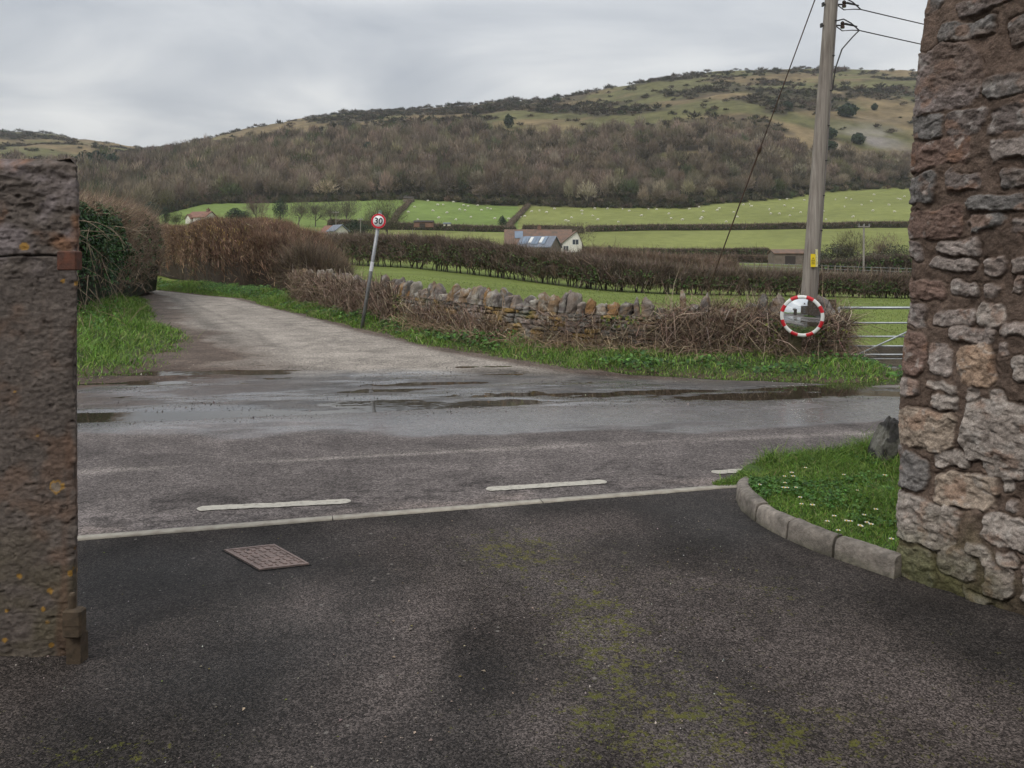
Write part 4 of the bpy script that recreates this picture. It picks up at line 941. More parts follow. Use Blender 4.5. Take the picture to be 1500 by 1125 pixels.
n = 500; P, t = VL.scatter(n, .8, .45, .95)
parts.append(grass_parts(P[:, :2], P[:, 2], .5, .012, cols=[(.3, .24, .14), (.2, .15, .09)], wt=(1, 1), lean=.5))
P, t = VL.scatter(3500, .8, .5, 1); n = len(P)
parts.append(leaves(P+np.column_stack([np.zeros((n, 2)), U(0, .2, n)]), rng.normal(size=(n, 3))+np.array([0, -.3, 1]), U(.04, .09, n), pick([(.06, .14, .02), (.1, .2, .04)], (1, 1), n)))
V, F, C = cat_meshes(parts); tag(np_mesh('verge_grass', V, F, M_leaf, C), 'bright grass bank below the ivy covered hedge', 'grass', kind='stuff')
# grass in the near field, thinning out with distance
n = 60000; Z = 12.6+34*U(0, 1, n)**1.6; px = U(450, 1340, n); X = (px-750)/FPX*Z
wy = np.interp(X, WP[::-1, 0], WP[::-1, 1]); ok = (Z > wy+.35) ; X, Z = X[ok], Z[ok]
V, F, C = grass_parts(np.column_stack([X, Z]), T(X, Z)-.06, .045, .004+.0006*Z, cols=[(.16, .21, .05), (.19, .23, .06), (.13, .18, .045)], wt=(1, 1, 1))
tag(np_mesh('field_grass', V, F, M_leaf, C), 'short pasture grass behind the stone wall', 'grass', kind='stuff')

# gravel and grit on the lane mouth
n = 14000; a = U(-2.5, 10, n); b = U(-.5, 4.2, n)+0*a; X = F0[0]+FE[0]*a+FN[0]*b; Y = F0[1]+FE[1]*a+FN[1]*b
ok = (b < 4.3-.38*np.maximum(a-2, 0)) & (fbm(X*1.2, Y*2, 0, 3, 401) > -.1); X, Y = X[ok], Y[ok]; n = len(X)
tet = np.array([[0, 0, 1.], [.9, 0, -.3], [-.5, .8, -.3], [-.5, -.8, -.3]]); sz = np.exp(rng.normal(-5.5, .5, n))
V = (tet[None]*rng.uniform(.6, 1.3, (n, 4, 3)))*sz[:, None, None]; th = U(0, 6.28, n); c_, s_ = np.cos(th)[:, None], np.sin(th)[:, None]
V = np.stack([V[..., 0]*c_-V[..., 1]*s_+X[:, None], V[..., 0]*s_+V[..., 1]*c_+Y[:, None], V[..., 2]+micro(X, Y)[:, None]+.002], -1).reshape(-1, 3)
F = (np.arange(n)[:, None, None]*4+np.array([[0, 1, 2], [0, 2, 3], [0, 3, 1]])[None]).reshape(-1, 3)
tag(np_mesh('gravel', V, F, M_twig, np.repeat(pick([(.12, .1, .09), (.05, .045, .04), (.3, .27, .24)], (3, 6, 1), n), 4, 0)), 'loose grit scattered over the wet lane mouth', 'gravel', kind='stuff')
# ------------------------------------------------------------------ hedges
def hedge(name, path, h, hw, label, twigs=30000, L=.5, W=.015, cols=None, wt=None, core=(.035, .027, .02), leaf=0, lcols=None, up=1.0, lump=.18, leafzone=(0, .6), stems=0, stem_h=.6, gap=0, group=None,  # core: inner mass, coloured dark so gaps between the twigs read shaded
          cat='hedge', ls=(.04, .08), leafside=None, zoff=0, catkins=0, endround=1.0, bendy=.25, corer=.88, twfilter=None, box=.55, dn=.45):
    path = np.array(path, float)
    n = 300; sp = smooth_path(path, n); l = np.concatenate([[0], np.cumsum(np.linalg.norm(np.diff(sp, axis=0), axis=1))]); LL = l[-1]
    h = np.array(h, float) if hasattr(h, '__len__') else np.array([h, h], float); hw = np.array(hw, float) if hasattr(hw, '__len__') else np.array([hw, hw], float)
    seed = abs(hash(label)) % 1 + len(label)*7
    def ctr(s): return np.stack([np.interp(s, l, sp[:, 0]), np.interp(s, l, sp[:, 1])], -1)
    def surf(s, th, r=1.0):
        """th 0..pi over the section from one foot to the other"""
        s = np.asarray(s, float); p = ctr(s); d = norm(ctr(np.clip(s+.3, 0, LL))-ctr(np.clip(s-.3, 0, LL))); nn = np.stack([-d[..., 1], d[..., 0]], -1)
        hh = np.interp(s, np.linspace(0, LL, len(h)), h); ww = np.interp(s, np.linspace(0, LL, len(hw)), hw)
        e = np.minimum(s, LL-s); ef = np.sqrt(np.clip(1-(1-np.clip(e/(ww*endround), 0, 1))**2, .0, 1)); ef = .06+.94*ef
        c, q = np.cos(th), np.sin(th); c = np.sign(c)*np.abs(c)**box; q = np.abs(q)**box
        lm = 1+lump*fbm(p[..., 0]*.7+c*1.1, p[..., 1]*.7, q*2, 4, seed)
        x = p+nn*(c*ww*lm*r*ef)[..., None]; g = T(x[..., 0], x[..., 1])+zoff
        z = g+gap*hh*(.4+.6*(q < .99))*0+hh*q*(.35*ef+.65*ef**.4)*r*(1+lump*.35*fbm(p[..., 0]*.9+c, p[..., 1]*.9, 3.3, 4, seed+5))
        if gap: z = np.maximum(z, g+hh*gap*(1+.5*fbm(p[..., 0]*2, p[..., 1]*2, 0, 3, seed+8)))
        out = np.stack([nn[..., 0]*c, nn[..., 1]*c, q*.6], -1)
        return np.concatenate([x, z[..., None]], -1), norm(out), g, hh
    th = np.linspace(0, pi, 26); sg_ = np.linspace(0, LL, int(max(60, LL*5)))
    Sg2, Tg2 = np.meshgrid(sg_, th); V, _, _, _ = surf(Sg2, Tg2, corer)
    parts = []
    GF = grid_faces(26, len(sg_)); TF = np.concatenate([GF[:, [0, 1, 2]], GF[:, [0, 2, 3]]])
    cc = np.array(core)[None]*(1+.5*fbm(V[..., 0]*5, V[..., 1]*5, V[..., 2]*5, 3, 3).reshape(-1)[:, None])
    parts.append((V.reshape(-1, 3), TF, np.clip(cc, .004, 1)))
    s = U(0, LL, twigs); t = np.arccos(np.clip(U(-1, 1, twigs), -1, 1)); t = np.where(U(0, 1, twigs) < .5, t, U(0, pi, twigs))
    P, O, g, hh = surf(s, t, 1.0); r = U(.86, 1.0, twigs)[:, None]
    P = P-O*(1-r)*1.2
    D = O*.75+np.array([0, 0, up])+rng.normal(0, dn, (twigs, 3))
    if twfilter is not None:
        kf = twfilter(P, P[:, 2]-g, hh); P, D, O, g, hh = P[kf], D[kf], O[kf], g[kf], hh[kf]; twigs = len(P)
    br = fbm(P[:, 0]*1.5, P[:, 1]*1.5, P[:, 2]*1.2, 3, seed+2)
    C_ = pick(cols, wt, twigs, .28)*(1+.55*br[:, None])
    Ls = L*np.exp(rng.normal(0, .35, twigs))*np.clip((P[:, 2]-g)/.4, .4, 1)
    parts.append(blades(P-norm(D)*Ls[:, None]*.55, D, Ls, W*U(.6, 1.5, twigs), np.clip(C_, .01, .8), rng.normal(0, bendy, (twigs, 3))))
    if leaf:
        s = U(0, LL, leaf); t = U(0, pi, leaf); P, O, g, hh = surf(s, t, 1.01)
        f = (P[:, 2]-g)/hh; k_ = (f > leafzone[0]) & (f < leafzone[1]+.2*fbm(P[:, 0]*1.2, P[:, 1]*1.2, 0, 3, 12)) & (fbm(P[:, 0]*1.4, P[:, 1]*1.4, P[:, 2]*1.4, 3, 13) > -.12)
        if leafside is not None: k_ &= leafside(P)
        P, O = P[k_], O[k_]; n_ = len(P)
        parts.append(leaves(P+O*U(-.12, .08, n_)[:, None], O+rng.normal(0, .45, (n_, 3))+np.array([0, 0, .3]), U(*ls, n_), pick(lcols, [1]*len(lcols), n_, .3), .85))
    if catkins:
        s = U(LL*0, LL, catkins); t = U(.2, pi-.2, catkins); P, O, g, hh = surf(s, t, 1.03); k_ = fbm(P[:, 0]*.5, P[:, 1]*.5, 0, 2, 14) > -.05; P = P[k_]; n_ = len(P)
        parts.append(blades(P+rng.normal(0, .06, (n_, 3)), np.tile([[0, 0, -1.]], (n_, 1))+rng.normal(0, .15, (n_, 3)), U(.1, .2, n_), .03, pick([(.42, .3, .13), (.34, .23, .1)], (1, 1), n_)))
    V, F, C = cat_meshes(parts)
    root = thing(name, (*sp[n//2], float(T(sp[n//2:n//2+1, 0], sp[n//2:n//2+1, 1])[0])), label, cat, group)
    np_mesh('foliage', V, F, M_leaf if leaf > twigs else M_twig, C, parent=root)
    if stems:
        mb = MB(); s = U(.3, LL-.3, stems); s[::-1].sort()
        for iq, q_ in enumerate(s):
            if iq < 99 and stems > 100: mb = MB()
            if iq == 99: mb = MB()
            p = ctr(np.array([q_]))[0]+rng.normal(0, .25*np.mean(hw), 2); g = float(T(np.array([p[0]]), np.array([p[1]]))[0]); a = rng.normal(0, .22, 2); r_ = U(.02, .045)*stem_h/.6
            mb.tube([(*p, g-.1), (*(p+a*.4), g+stem_h*.5), (*(p+a), g+stem_h*1.3)], [r_, r_*.8, r_*.6], 5)
            if U(0, 1) < .7: b = rng.normal(0, .5, 2); mb.tube([(*(p+a*.3), g+stem_h*.4), (*(p+b), g+stem_h*1.4)], [r_*.6, r_*.4], 4)
            if iq < 99 and stems > 100: mb.build('stem', M_bark, root)
        tag(mb.build('stems', M_bark, root), kind='stuff')
    return root, surf, LL
BR = [(.215, .135, .092), (.15, .092, .064), (.28, .19, .13), (.09, .06, .044), (.38, .28, .19)]
# tall clipped hazel hedge along the lane
hedge('clipped_hedge', [(-26, 54), (-21.5, 50), (-16.0, 42.5), (-12.4, 37.2), (-9.7, 33.6), (-7.9, 32.0), (-6.4, 31.8)], [2.75, 2.7, 2.7, 2.6, 2.75, 2.95, 2.7, 1.6], [1.1, 1.1, 1.1, 1.2, 1.4, 1.6, 1.3],
      'tall clipped brown hazel hedge with pale catkins running along the lane', 190000, .3, .017, BR, (4, 3.4, 2.4, 2.6, .8), box=.3, dn=.65, leaf=9000, lcols=[(.05, .1, .02), (.07, .13, .025)], leafzone=(0, .25), up=1.3, catkins=2600, core=(.04, .03, .022), lump=.26)
hedge('bramble_bush', [(-7.9, 28.9), (-6.6, 28.2), (-5.6, 27.8)], [1.5, 1.5, .9], [1.0, 1.0, .8], 'low arching brown bush at the end of the tall clipped hedge', 16000, .7, .016, [(.15, .115, .085), (.2, .15, .11), (.08, .06, .045)], (3, 2, 2), up=.9, leaf=2500, lcols=[(.06, .09, .02)], leafzone=(0, .5), lump=.3, cat='bush')
# near left hedge, ivy on the side that faces the gate
hedge('ivy_hedge', [(-10.6, 14.9), (-11.3, 18.5), (-12.6, 22.6), (-14.0, 27), (-15.4, 32.5)], [2.7, 2.75, 2.8, 2.95, 3.0, 2.8], [1.4, 1.55, 1.65, 1.7, 1.6],
      'near hedge left of the lane, wrapped in dark ivy with pale cut twigs on top', 60000, .5, .014, [(.3, .21, .145), (.2, .14, .1), (.42, .32, .23), (.1, .075, .055)], (4, 3, 3, 1.5), leaf=90000,
      lcols=[(.03, .07, .022), (.045, .1, .03), (.075, .15, .045), (.018, .042, .015)], leafzone=(.12, .97), leafside=lambda P: (P[:, 1] < 24.2+2.*fbm(P[:, 1]*.8, P[:, 2]*.8, 0, 3, 5)) | (U(0, 1, len(P)) < .12), up=.8, core=(.02, .024, .014), ls=(.06, .12), lump=.2, zoff=.12, box=.38,
      twfilter=lambda P, zr, hh: (P[:, 1] > 23.5) | (zr > hh*.9) | (U(0, 1, len(P)) < .16))
hedge_top = None
TH = [(.19, .14, .112), (.125, .095, .075), (.25, .195, .155), (.08, .07, .042)]
DG = [(.05, .08, .026), (.08, .11, .038), (.03, .048, .018)]
GRP = 'field hedges on the valley floor'
def fp(px, Z): return (at(px, Z), Z)
hedge('thorn_hedge', [fp(430, 72), fp(550, 62), fp(720, 53), fp(900, 46), fp(1010, 46), fp(1130, 46.5), fp(1330, 47), fp(1420, 47)], [2.1, 2.1, 2.15, 2.1, 1.95, 1.6, 1.25, 1.15, 1.1], [1.0, .9, .85, .7, .6],
      'long dark thorn hedge with bare trunks showing beneath, behind the near field', 110000, .55, .03, TH, (4, 4, 2, 2), leaf=34000, lcols=DG, leafzone=(.25, .8), gap=.36, stems=230, stem_h=.7, ls=(.08, .15), core=(.03, .025, .018), lump=.4, up=.9, corer=.72)
def far_hedge(pts, h, label, cols=TH, wt=(3, 4, 2, 3), n=14000, L=.7, W=.09, hw=.8, lf=0, lump=.3):
    return hedge('field_hedge', pts, h, hw, label, n, L, W, cols, wt, core=(.035, .03, .02), lump=lump, leaf=lf, lcols=DG, leafzone=(0, .9), ls=(.2, .4), group=GRP, up=.7, endround=1.0)
far_hedge([fp(858, 243), fp(1000, 246), fp(1180, 248), fp(1340, 250), fp(1450, 250)], [1.5, 1.7], 'straight dark hedge under the right sheep field', n=26000, L=.9, W=.13, lf=4000)
far_hedge([fp(765, 236), fp(815, 236), fp(855, 238)], [1.9, 1.7], 'short hedge just behind the farmhouse roof', n=6000, L=.9, W=.13)
far_hedge([fp(480, 232), fp(560, 236), fp(660, 238), fp(756, 238)], [2.4, 1.6, 1.4], 'dark hedge under the left sheep field beside the brown shed', n=20000, L=.9, W=.13, lf=3000)
far_hedge([fp(846, 172), fp(940, 172), fp(1050, 171), fp(1128, 170)], [1.2, 1.15, 1.3], 'dark clipped hedge running right from the farmhouse', n=18000, W=.08, lf=3000)
far_hedge([fp(880, 140), fp(960, 137), fp(1100, 135), fp(1200, 136)], [.9, 1.1, .8], 'low brownish hedge beyond the thorn hedge', n=15000, W=.07, cols=[(.17, .12, .09), (.1, .08, .06)], wt=(2, 1))
far_hedge([fp(850, 88), fp(930, 84), fp(1010, 82), fp(1075, 84)], [1.9, 1.7, 1.2], 'pale brown reedy hedge strip rising behind the thorn hedge', n=20000, W=.05, L=.8, hw=1.6, cols=[(.2, .145, .105), (.14, .1, .075)], wt=(2, 1))
far_hedge([fp(1180, 100), fp(1250, 97), fp(1340, 92)], [.9, 1.3, 2.2], 'scruffy hedge in front of the distant power pole', n=12000, W=.05, L=.7, hw=1.2, cols=[(.13, .1, .08), (.07, .06, .04)], wt=(2, 1), lf=1500)
BK = [(.16, .12, .09), (.11, .085, .065), (.2, .155, .12)]
for pts, lb in (([fp(744, 246), fp(752, 275), fp(762, 302), fp(774, 331)], 'straight brown hedge bank climbing between the two sheep fields'), ([fp(572, 250), fp(583, 285), fp(594, 310), fp(601, 335)], 'brown hedge bank climbing to the small dark barn')):
    hedge('hedge_bank', pts, [1.3, 1.2], [.8, .9], lb, 7000, .7, .16, BK, (2, 2, 1), core=(.1, .075, .055), lump=.3, cat='hedge bank', group='hedge banks climbing the fields', up=.4)

# dead stalks and brambles over the dry stone wall
parts = []
def wall_stems(n, s0, s1, L, W, cols, up, spread, zlo=0.0, zhi=1.0, out=.25, droop=.5):
    s = U(s0, s1, n); p = wpt(s); nn = wnr(s)*sgn; zt = wtop(s)
    z = zlo+(zhi-zlo)*U(0, 1, n); P = np.column_stack([p+nn*(out*U(.5, 1.4, n)+.05)[:, None], T(p[:, 0], p[:, 1])+z*zt])
    D = np.column_stack([nn*U(-.2, .5, n)[:, None]+rng.normal(0, spread, (n, 2)), np.full(n, up)+rng.normal(0, .4, n)])
    b = rng.normal(0, .3, (n, 3)); b[:, 2] -= droop
    return blades(P, D, L*np.exp(rng.normal(0, .4, n)), W*U(.6, 1.4, n), pick(cols, [1]*len(cols), n, .3), b)
DEAD = [(.2, .14, .1), (.27, .2, .15), (.14, .095, .07), (.34, .27, .2), (.09, .065, .05)]
sL = WL
parts.append(wall_stems(15000, sL*.53, sL, .36, .011, DEAD, 1.1, .28, 0, .72, .22, .6))
parts.append(wall_stems(1500, sL*.30, sL*.5, .4, .008, DEAD, .9, .5, 0, .5, .25))
parts.append(wall_stems(5200, 0, 2.6, .42, .008, DEAD, .5, .8, 0, .85, .22))
parts.append(wall_stems(900, 2.4, 4.6, .36, .007, DEAD, .5, .8, 0, .7, .22))
parts.append(wall_stems(4200, 0, sL*.5, .3, .008, [(.3, .23, .15), (.24, .17, .11), (.17, .12, .08)], .35, .9, -.08, .3, .4))
# a heap over the wall's end by the mirror
for (cx, cy, cz, r, n) in ((3.2, 12.6, .66, .3, 1000), (3.9, 12.55, .62, .28, 900), (4.75, 12.45, .4, .34, 2200), (2.5, 12.65, .64, .24, 350), (4.95, 12.5, .58, .18, 500)):
    d = norm(rng.normal(size=(n, 3))); P = np.array([cx, cy, cz])+d*r*U(.2, 1, n)[:, None]*np.array([1.2, .6, .75]); P[:, 2] = np.maximum(P[:, 2], .1)
    b = rng.normal(0, .5, (n, 3)); parts.append(blades(P, rng.normal(size=(n, 3))*np.array([1, .5, .7])+np.array([0, .1, .1]), U(.15, .42, n), U(.005, .011, n), pick(DEAD, [1]*5, n, .3), b))
V, F, C = cat_meshes(parts)
fc_ = V[F].mean(1); kf = ~((np.abs(fc_[:, 0]-4.13) < .42) & (fc_[:, 2] > .38) & (fc_[:, 2] < 1.15) & (fc_[:, 1] < 12.12)); F = F[kf]
tag(np_mesh('brambles', V, F, M_twig, C), 'tangle of dead brown brambles and stalks over the dry stone wall', 'brambles', kind='stuff')
parts = []
n = 5000; s = np.concatenate([U(0, 3.5, n//3), U(sL*.5, sL, n-n//3)]); p = wpt(s); nn = wnr(s)*sgn; zt = wtop(s)
P = np.column_stack([p+nn*U(.2, .45, n)[:, None], T(p[:, 0], p[:, 1])+zt*U(0, .85, n)**1.5]); k_ = fbm(P[:, 0]*1.4, P[:, 1], P[:, 2]*1.5, 3, 15) > .0; P = P[k_]; nn = nn[k_]; n = len(P)
parts.append(leaves(P, np.column_stack([nn, np.full(n, .5)])+rng.normal(0, .4, (n, 3)), U(.03, .07, n), pick([(.09, .12, .02), (.16, .17, .03), (.04, .07, .02)], (1, 1, 1), n), .8))
V, F, C = cat_meshes(parts); tag(np_mesh('ivy_leaves', V, F, M_leaf, C), 'green and yellowish leaves creeping over the dry stone wall', 'leaves', kind='stuff')
# a few long arching canes
mb = MB()
def cane(p, d, L, r=.005):
    p = np.array(p, float); d = norm(np.array(d, float)); P = []
    for i in range(7): P.append(p.copy()); p = p+d*L/6; d = norm(d+rng.normal(0, .1, 3)+np.array([0, 0, -.16]))
    mb.tube(P, np.linspace(r, r*.4, 7), 4)
for k in range(150):
    s_ = float(U(0, 5.2)) if k < 90 else float(U(0, sL)); p = wpt(np.array([s_]))[0]; nn = (wnr(np.array([s_]))*sgn)[0]
    cane((*(p+nn*U(-.1, .3)), float(U(.1, .9))), (*(nn*U(-.3, .8)+rng.normal(0, .7, 2)), float(U(-.3, .6))), float(U(.4, 1.0)), float(U(.003, .006)))
for k in range(14): cane((float(U(2.0, 4.6)), 11.95+float(U(-.1, .2)), .12), (float(U(.3, 1.2)), float(U(-.3, .2)), float(U(.1, .6))), float(U(.6, 1.3)), .006)
M_cane = m_plain('dead canes', (.3, .21, .14), .8, nscale=4, namp=.5)
tag(mb.build('bramble_canes', M_cane), 'long bare bramble canes arching over the wall and its foot', 'brambles', kind='stuff')
# twigs, reeds on the ivy hedge face
mb = MB()
for k in range(130):
    y = float(U(14.2, 29)); x = np.interp(y, [14.9, 18.5, 22.6, 27, 31], [-9.2, -9.75, -11.05, -12.7, -13.6])
    cane((x+float(U(-.2, .15)), y, float(U(.3, 2.5))), (float(U(.1, 1)), float(U(-.8, .2)), float(U(-.9, .7))), float(U(.5, 1.4)), float(U(.006, .012)))
M_cane2 = m_plain('pale dead canes', (.34, .26, .18), .8, nscale=4, namp=.5)
tag(mb.build('hedge_canes', M_cane2), 'long pale canes hanging out of the ivy hedge', 'canes', kind='stuff')

# ------------------------------------------------------------------ telegraph pole, wires, stay
M_pole, nt, bs = mk('weathered pole timber'); tc = nt.nodes.new('ShaderNodeTexCoord').outputs['Object']
mp = nd(nt, 'ShaderNodeMapping'); mp.inputs['Scale'].default_value = (26, 26, 1.1); nt.links.new(tc, mp.inputs[0])
v = noise(nt, 1.0, 6, .65, mp.outputs[0]); nt.links.new(ramp(nt, v, [(.3, (.12, .1, .085)), (.55, (.25, .22, .19)), (.75, (.34, .31, .27))]), bs.inputs['Base Color']); bs.inputs['Roughness'].default_value = .9; bump(nt, bs, v, .7, .01)
def pp(z): return np.array([4.62+.075*(z), 12.95, z])          # the pole leans to the right
pole = thing('telegraph_pole', (4.62, 12.95, -.2), 'tall leaning grey timber telegraph pole behind the convex mirror', 'telegraph pole')
mb = MB(); mb.tube([pp(z) for z in np.linspace(-.3, 6.75, 12)], np.linspace(.128, .088, 12), 20); mb.build('shaft', M_pole, pole, smooth=True)
M_dark = m_plain('black fittings', (.03, .028, .028), .5, nscale=10); M_cable = m_plain('cable', (.035, .03, .03), .6)
M_porc = m_plain('brown insulator', (.05, .03, .025), .25)
mb = MB(); c0 = pp(2.2)
P = [pp(z)+np.array([.085-.005*z+.02, -.07, 0]) for z in np.linspace(.2, 6.4, 10)]; mb.tube(P, .011, 6)
mb.build('conduit', m_plain('grey conduit', (.17, .15, .14), .6), pole)
for z in np.arange(.9, 6.4, .55): p = pp(z)+np.array([.1-.005*z, -.075, 0]); mb = MB(); mb.box(p, (.02, .012, .008)); mb.build('cable_clip', M_dark, pole)
M_yel = m_plain('yellow sign enamel', (.8, .6, .02), .45, namp=.12)
def pxz(px, py, Z): return np.array([at(px, Z), Z, EYE-(py-HOR)/FPX*Z])
a, b = pxz(1187.5, 372, 12.8), pxz(1194.5, 391, 12.8)
mb = MB(); mb.box(((a[0]+b[0])/2, 12.80, (a[2]+b[2])/2), ((b[0]-a[0])/2, .003, (a[2]-b[2])/2)); ys = mb.build('danger_sign', M_yel, pole)
cx, cz = (a[0]+b[0])/2, (a[2]+b[2])/2+.02; w_ = .028
tr = lambda s: [(cx-w_*s, 12.7965, cz-.025*s), (cx+w_*s, 12.7965, cz-.025*s), (cx, 12.7965, cz+.03*s+.004)]
o_, i_ = tr(1.05), tr(.72); mb = MB(); mb.add(o_+i_, [(0, 1, 4, 3), (1, 2, 5, 4), (2, 0, 3, 5)])
mb.add([(cx-.002, 12.796, cz+.022), (cx+.006, 12.796, cz+.006), (cx+.001, 12.796, cz+.004), (cx+.004, 12.796, cz-.016), (cx-.008, 12.796, cz+.001), (cx-.002, 12.796, cz+.003)], [(0, 1, 2, 5), (2, 3, 4, 5)])
for k in range(3): mb.box((cx, 12.7965, cz-.042-.016*k), (.028-.006*(k == 1), .0005, .0035))
mb.build('warning_symbol', M_dark, ys)
a, b = pxz(1195, 365, 12.8), pxz(1198.5, 391, 12.8); mb = MB(); mb.box(((a[0]+b[0])/2, 12.815, (a[2]+b[2])/2), ((b[0]-a[0])/2, .003, (a[2]-b[2])/2)); mb.build('number_plate', m_plain('pale tag', (.75, .72, .5), .5, nscale=60, c2=(.4, .35, .08)), pole)
INS = []
for zz_ in (5.57, 5.24):
    p = pp(zz_); mb = MB()
    mb.tube([p+np.array([-.14, -.02, 0]), p+np.array([.2, -.02, .0])], .013, 6)
    mb.tube([p+np.array([.2, -.02, 0]), p+np.array([.24, -.04, .02]), p+np.array([.42, -.06, -.03])], [.012, .02, .01], 6); mb.box(p+np.array([-.13, -.02, 0]), (.012, .03, .03)); bk_ = mb.build('bracket', M_dark, pole)
    mb = MB(); q_ = p+np.array([.2, -.03, -.05]); mb.tube([q_, q_+np.array([0, 0, .03]), q_+np.array([0, 0, .05]), q_+np.array([0, 0, .08]), q_+np.array([0, 0, .1]), q_+np.array([0, 0, .115])], [.03, .034, .018, .032, .026, .008], 10); mb.build('insulator', M_porc, bk_)
    mb = MB(); e = p+np.array([.45, -.06, -.09])
    mb.tube([p+np.array([.09, -.06, .06]), p+np.array([.2, -.07, .085]), p+np.array([.32, -.07, .02]), e], .011, 6); mb.tube([p+np.array([.08, -.06, -.02]), p+np.array([.18, -.07, -.1]), p+np.array([.33, -.07, -.09]), e], .009, 6)
    mb.build('jumper_cable', M_cable, pole); INS.append(e)
mb = MB(); e = INS[1]+np.array([.0, 0, 0]); mb.tube([e, e+np.array([-.1, 0, -.1]), pp(4.85)+np.array([.2, -.08, 0]), pp(4.55)+np.array([.12, -.08, 0]), pp(4.2)+np.array([.095, -.08, 0])], .011, 6); mb.build('drop_cable', M_cable, pole)
def wire(p, q_, r, sag, label, grp=None, name='overhead_wire'):
    p, q_ = np.array(p, float), np.array(q_, float); mb = MB(); P = [p+(q_-p)*t-np.array([0, 0, sag*4*t*(1-t)]) for t in np.linspace(0, 1, 24)]; mb.tube(P, r, 5)
    o = mb.build(name, M_cable); tag(o, label, 'wire', grp)
far_e = [np.array([15.5, 20.0, 6.05]), np.array([15.5, 20, 5.67])]
wire(INS[0], (15.5, 19.0, 5.75), .009, .05, 'upper black wire running right from the leaning telegraph pole', 'overhead wires')
wire(INS[1], (15.5, 19.0, 5.35), .009, .05, 'lower black wire running right from the leaning telegraph pole', 'overhead wires')
wire(pp(6.55)+np.array([.1, 0, 0]), (15.5, 19.0, 6.6), .007, .32, 'highest wire, crossing the sky corner beside the rubble wall', 'overhead wires')
M_stay = m_plain('rusty stay wire', (.11, .055, .04), .7, nscale=2, c2=(.05, .04, .035))
A_ = pp(6.25)+np.array([-.08, 0, 0]); B_ = np.array([at(1012, 18.0), 18.0, float(T(np.array([at(1012, 18.0)]), np.array([18.0]))[0])-.1])
mid = A_+(B_-A_)*.42
st = thing('stay_wire', tuple(B_), 'rusty diagonal stay wire bracing the leaning telegraph pole', 'stay wire')
mb = MB(); mb.tube([A_, mid], .0095, 6); mb.build('wire_upper', M_stay, st)
mb = MB(); dd = norm(B_-A_); mb.tube([mid-dd*.09, mid-dd*.05, mid, mid+dd*.05, mid+dd*.09], [.014, .03, .034, .03, .014], 8); mb.build('strain_insulator', M_stay, st)
mb = MB(); mb.tube([mid, A_+(B_-A_)*.72, B_], [.013, .013, .015], 6); mb.build('wire_lower', M_stay, st)

# ------------------------------------------------------------------ convex mirror
MC_ = pxz(1175, 463, 11.6); R_ = .29
mir = thing('convex_mirror', (MC_[0], 11.95, .1), 'round convex traffic mirror with red and white rim', 'traffic mirror')
dirv = norm(np.array([-.42, -1, -.03])); upv = np.array([0, 0, 1.]); rt = norm(np.cross(dirv, upv)); uv_ = np.cross(rt, dirv)
def disc(name, prof, mat, par, a0=0, a1=2*pi, n=64, smooth=True):
    ang = np.linspace(a0, a1, n); V = []
    for r, d in prof:
        for a in ang: V.append(MC_+rt*(r*cos(a))+uv_*(r*sin(a))+dirv*d)
    return np_mesh(name, np.array(V), grid_faces(len(prof), n), mat, parent=par, smooth=smooth)
m, nt, bs = mk('mirror'); bs.inputs['Metallic'].default_value = 1; bs.inputs['Roughness'].default_value = .04; bs.inputs['Base Color'].default_value = (.93, .95, .95, 1)
bump(nt, bs, noise(nt, 5, 3, .5, pos(nt)), .05, .01)
disc('mirror_glass', [(.0001, .056), (.04, .0555), (.08, .053), (.12, .0485), (.16, .042), (.2, .033), (.25, .0195)], m, mir)
M_wh = m_plain('reflective white', (.75, .75, .72), .4, namp=.15); M_red = m_plain('reflective red', (.55, .02, .03), .4, namp=.15)
rim = [(.25, .017), (.251, .028), (.258, .032), (.277, .032), (.292, .026), (.297, .01), (.29, -.02), (.2, -.05), (.001, -.06)]
rimo = disc('rim', rim, M_wh, mir, n=72)
for k in range(8):
    a0 = k*pi/4+.22; disc('red_band', [(.2502, .019), (.2508, .0295), (.2578, .0342), (.2775, .0342), (.2945, .0277), (.2995, .01)], M_red, rimo, a0, a0+.36, 12)
M_post = m_plain('mossy post timber', (.12, .1, .05), .95, nscale=7, c2=(.055, .045, .03), bscale=40)
mb = MB(); mb.box((MC_[0]-.02, 11.83, .3), (.075, .06, .5), jit=.006); mb.build('post', M_post, mir)
mb = MB(); mb.tube([MC_-dirv*.05, (MC_[0]-.02, 11.82, MC_[2])], .02, 8); mb.build('bracket', M_dark, mir)

# ------------------------------------------------------------------ field gate
GZ = 13.1
gate = thing('field_gate', (5.3, GZ, -.2), 'galvanised seven-bar metal field gate beside the dry stone wall', 'gate')
gx0, gx1 = at(1229, GZ), at(1229, GZ)+3.2
zs_ = [EYE-(y-HOR)/FPX*GZ for y in (451, 473, 493, 507, 519.5, 531, 542)]
for k, z in enumerate(zs_):
    mb = MB(); r_ = .021 if k in (0, 6) else .0145; mb.tube([(gx0, GZ, z), (gx1, GZ-.0, z)], r_, 10); mb.build('bar', M_galv, gate, smooth=True)
for x in (gx0, gx1): mb = MB(); mb.tube([(x, GZ, zs_[-1]-.03), (x, GZ, zs_[0]+.01)], .024, 10); mb.build('upright', M_galv, gate, smooth=True)
xm = (gx0+gx1)/2+.3; mb = MB(); mb.tube([(xm, GZ+.015, zs_[-1]), (xm, GZ+.015, zs_[0])], .014, 8); mb.build('upright', M_galv, gate)
mb = MB(); mb.tube([(gx0+.12, GZ-.03, zs_[5]+.05), (xm, GZ-.03, zs_[0])], .014, 8); mb.build('brace', M_galv, gate, smooth=True)
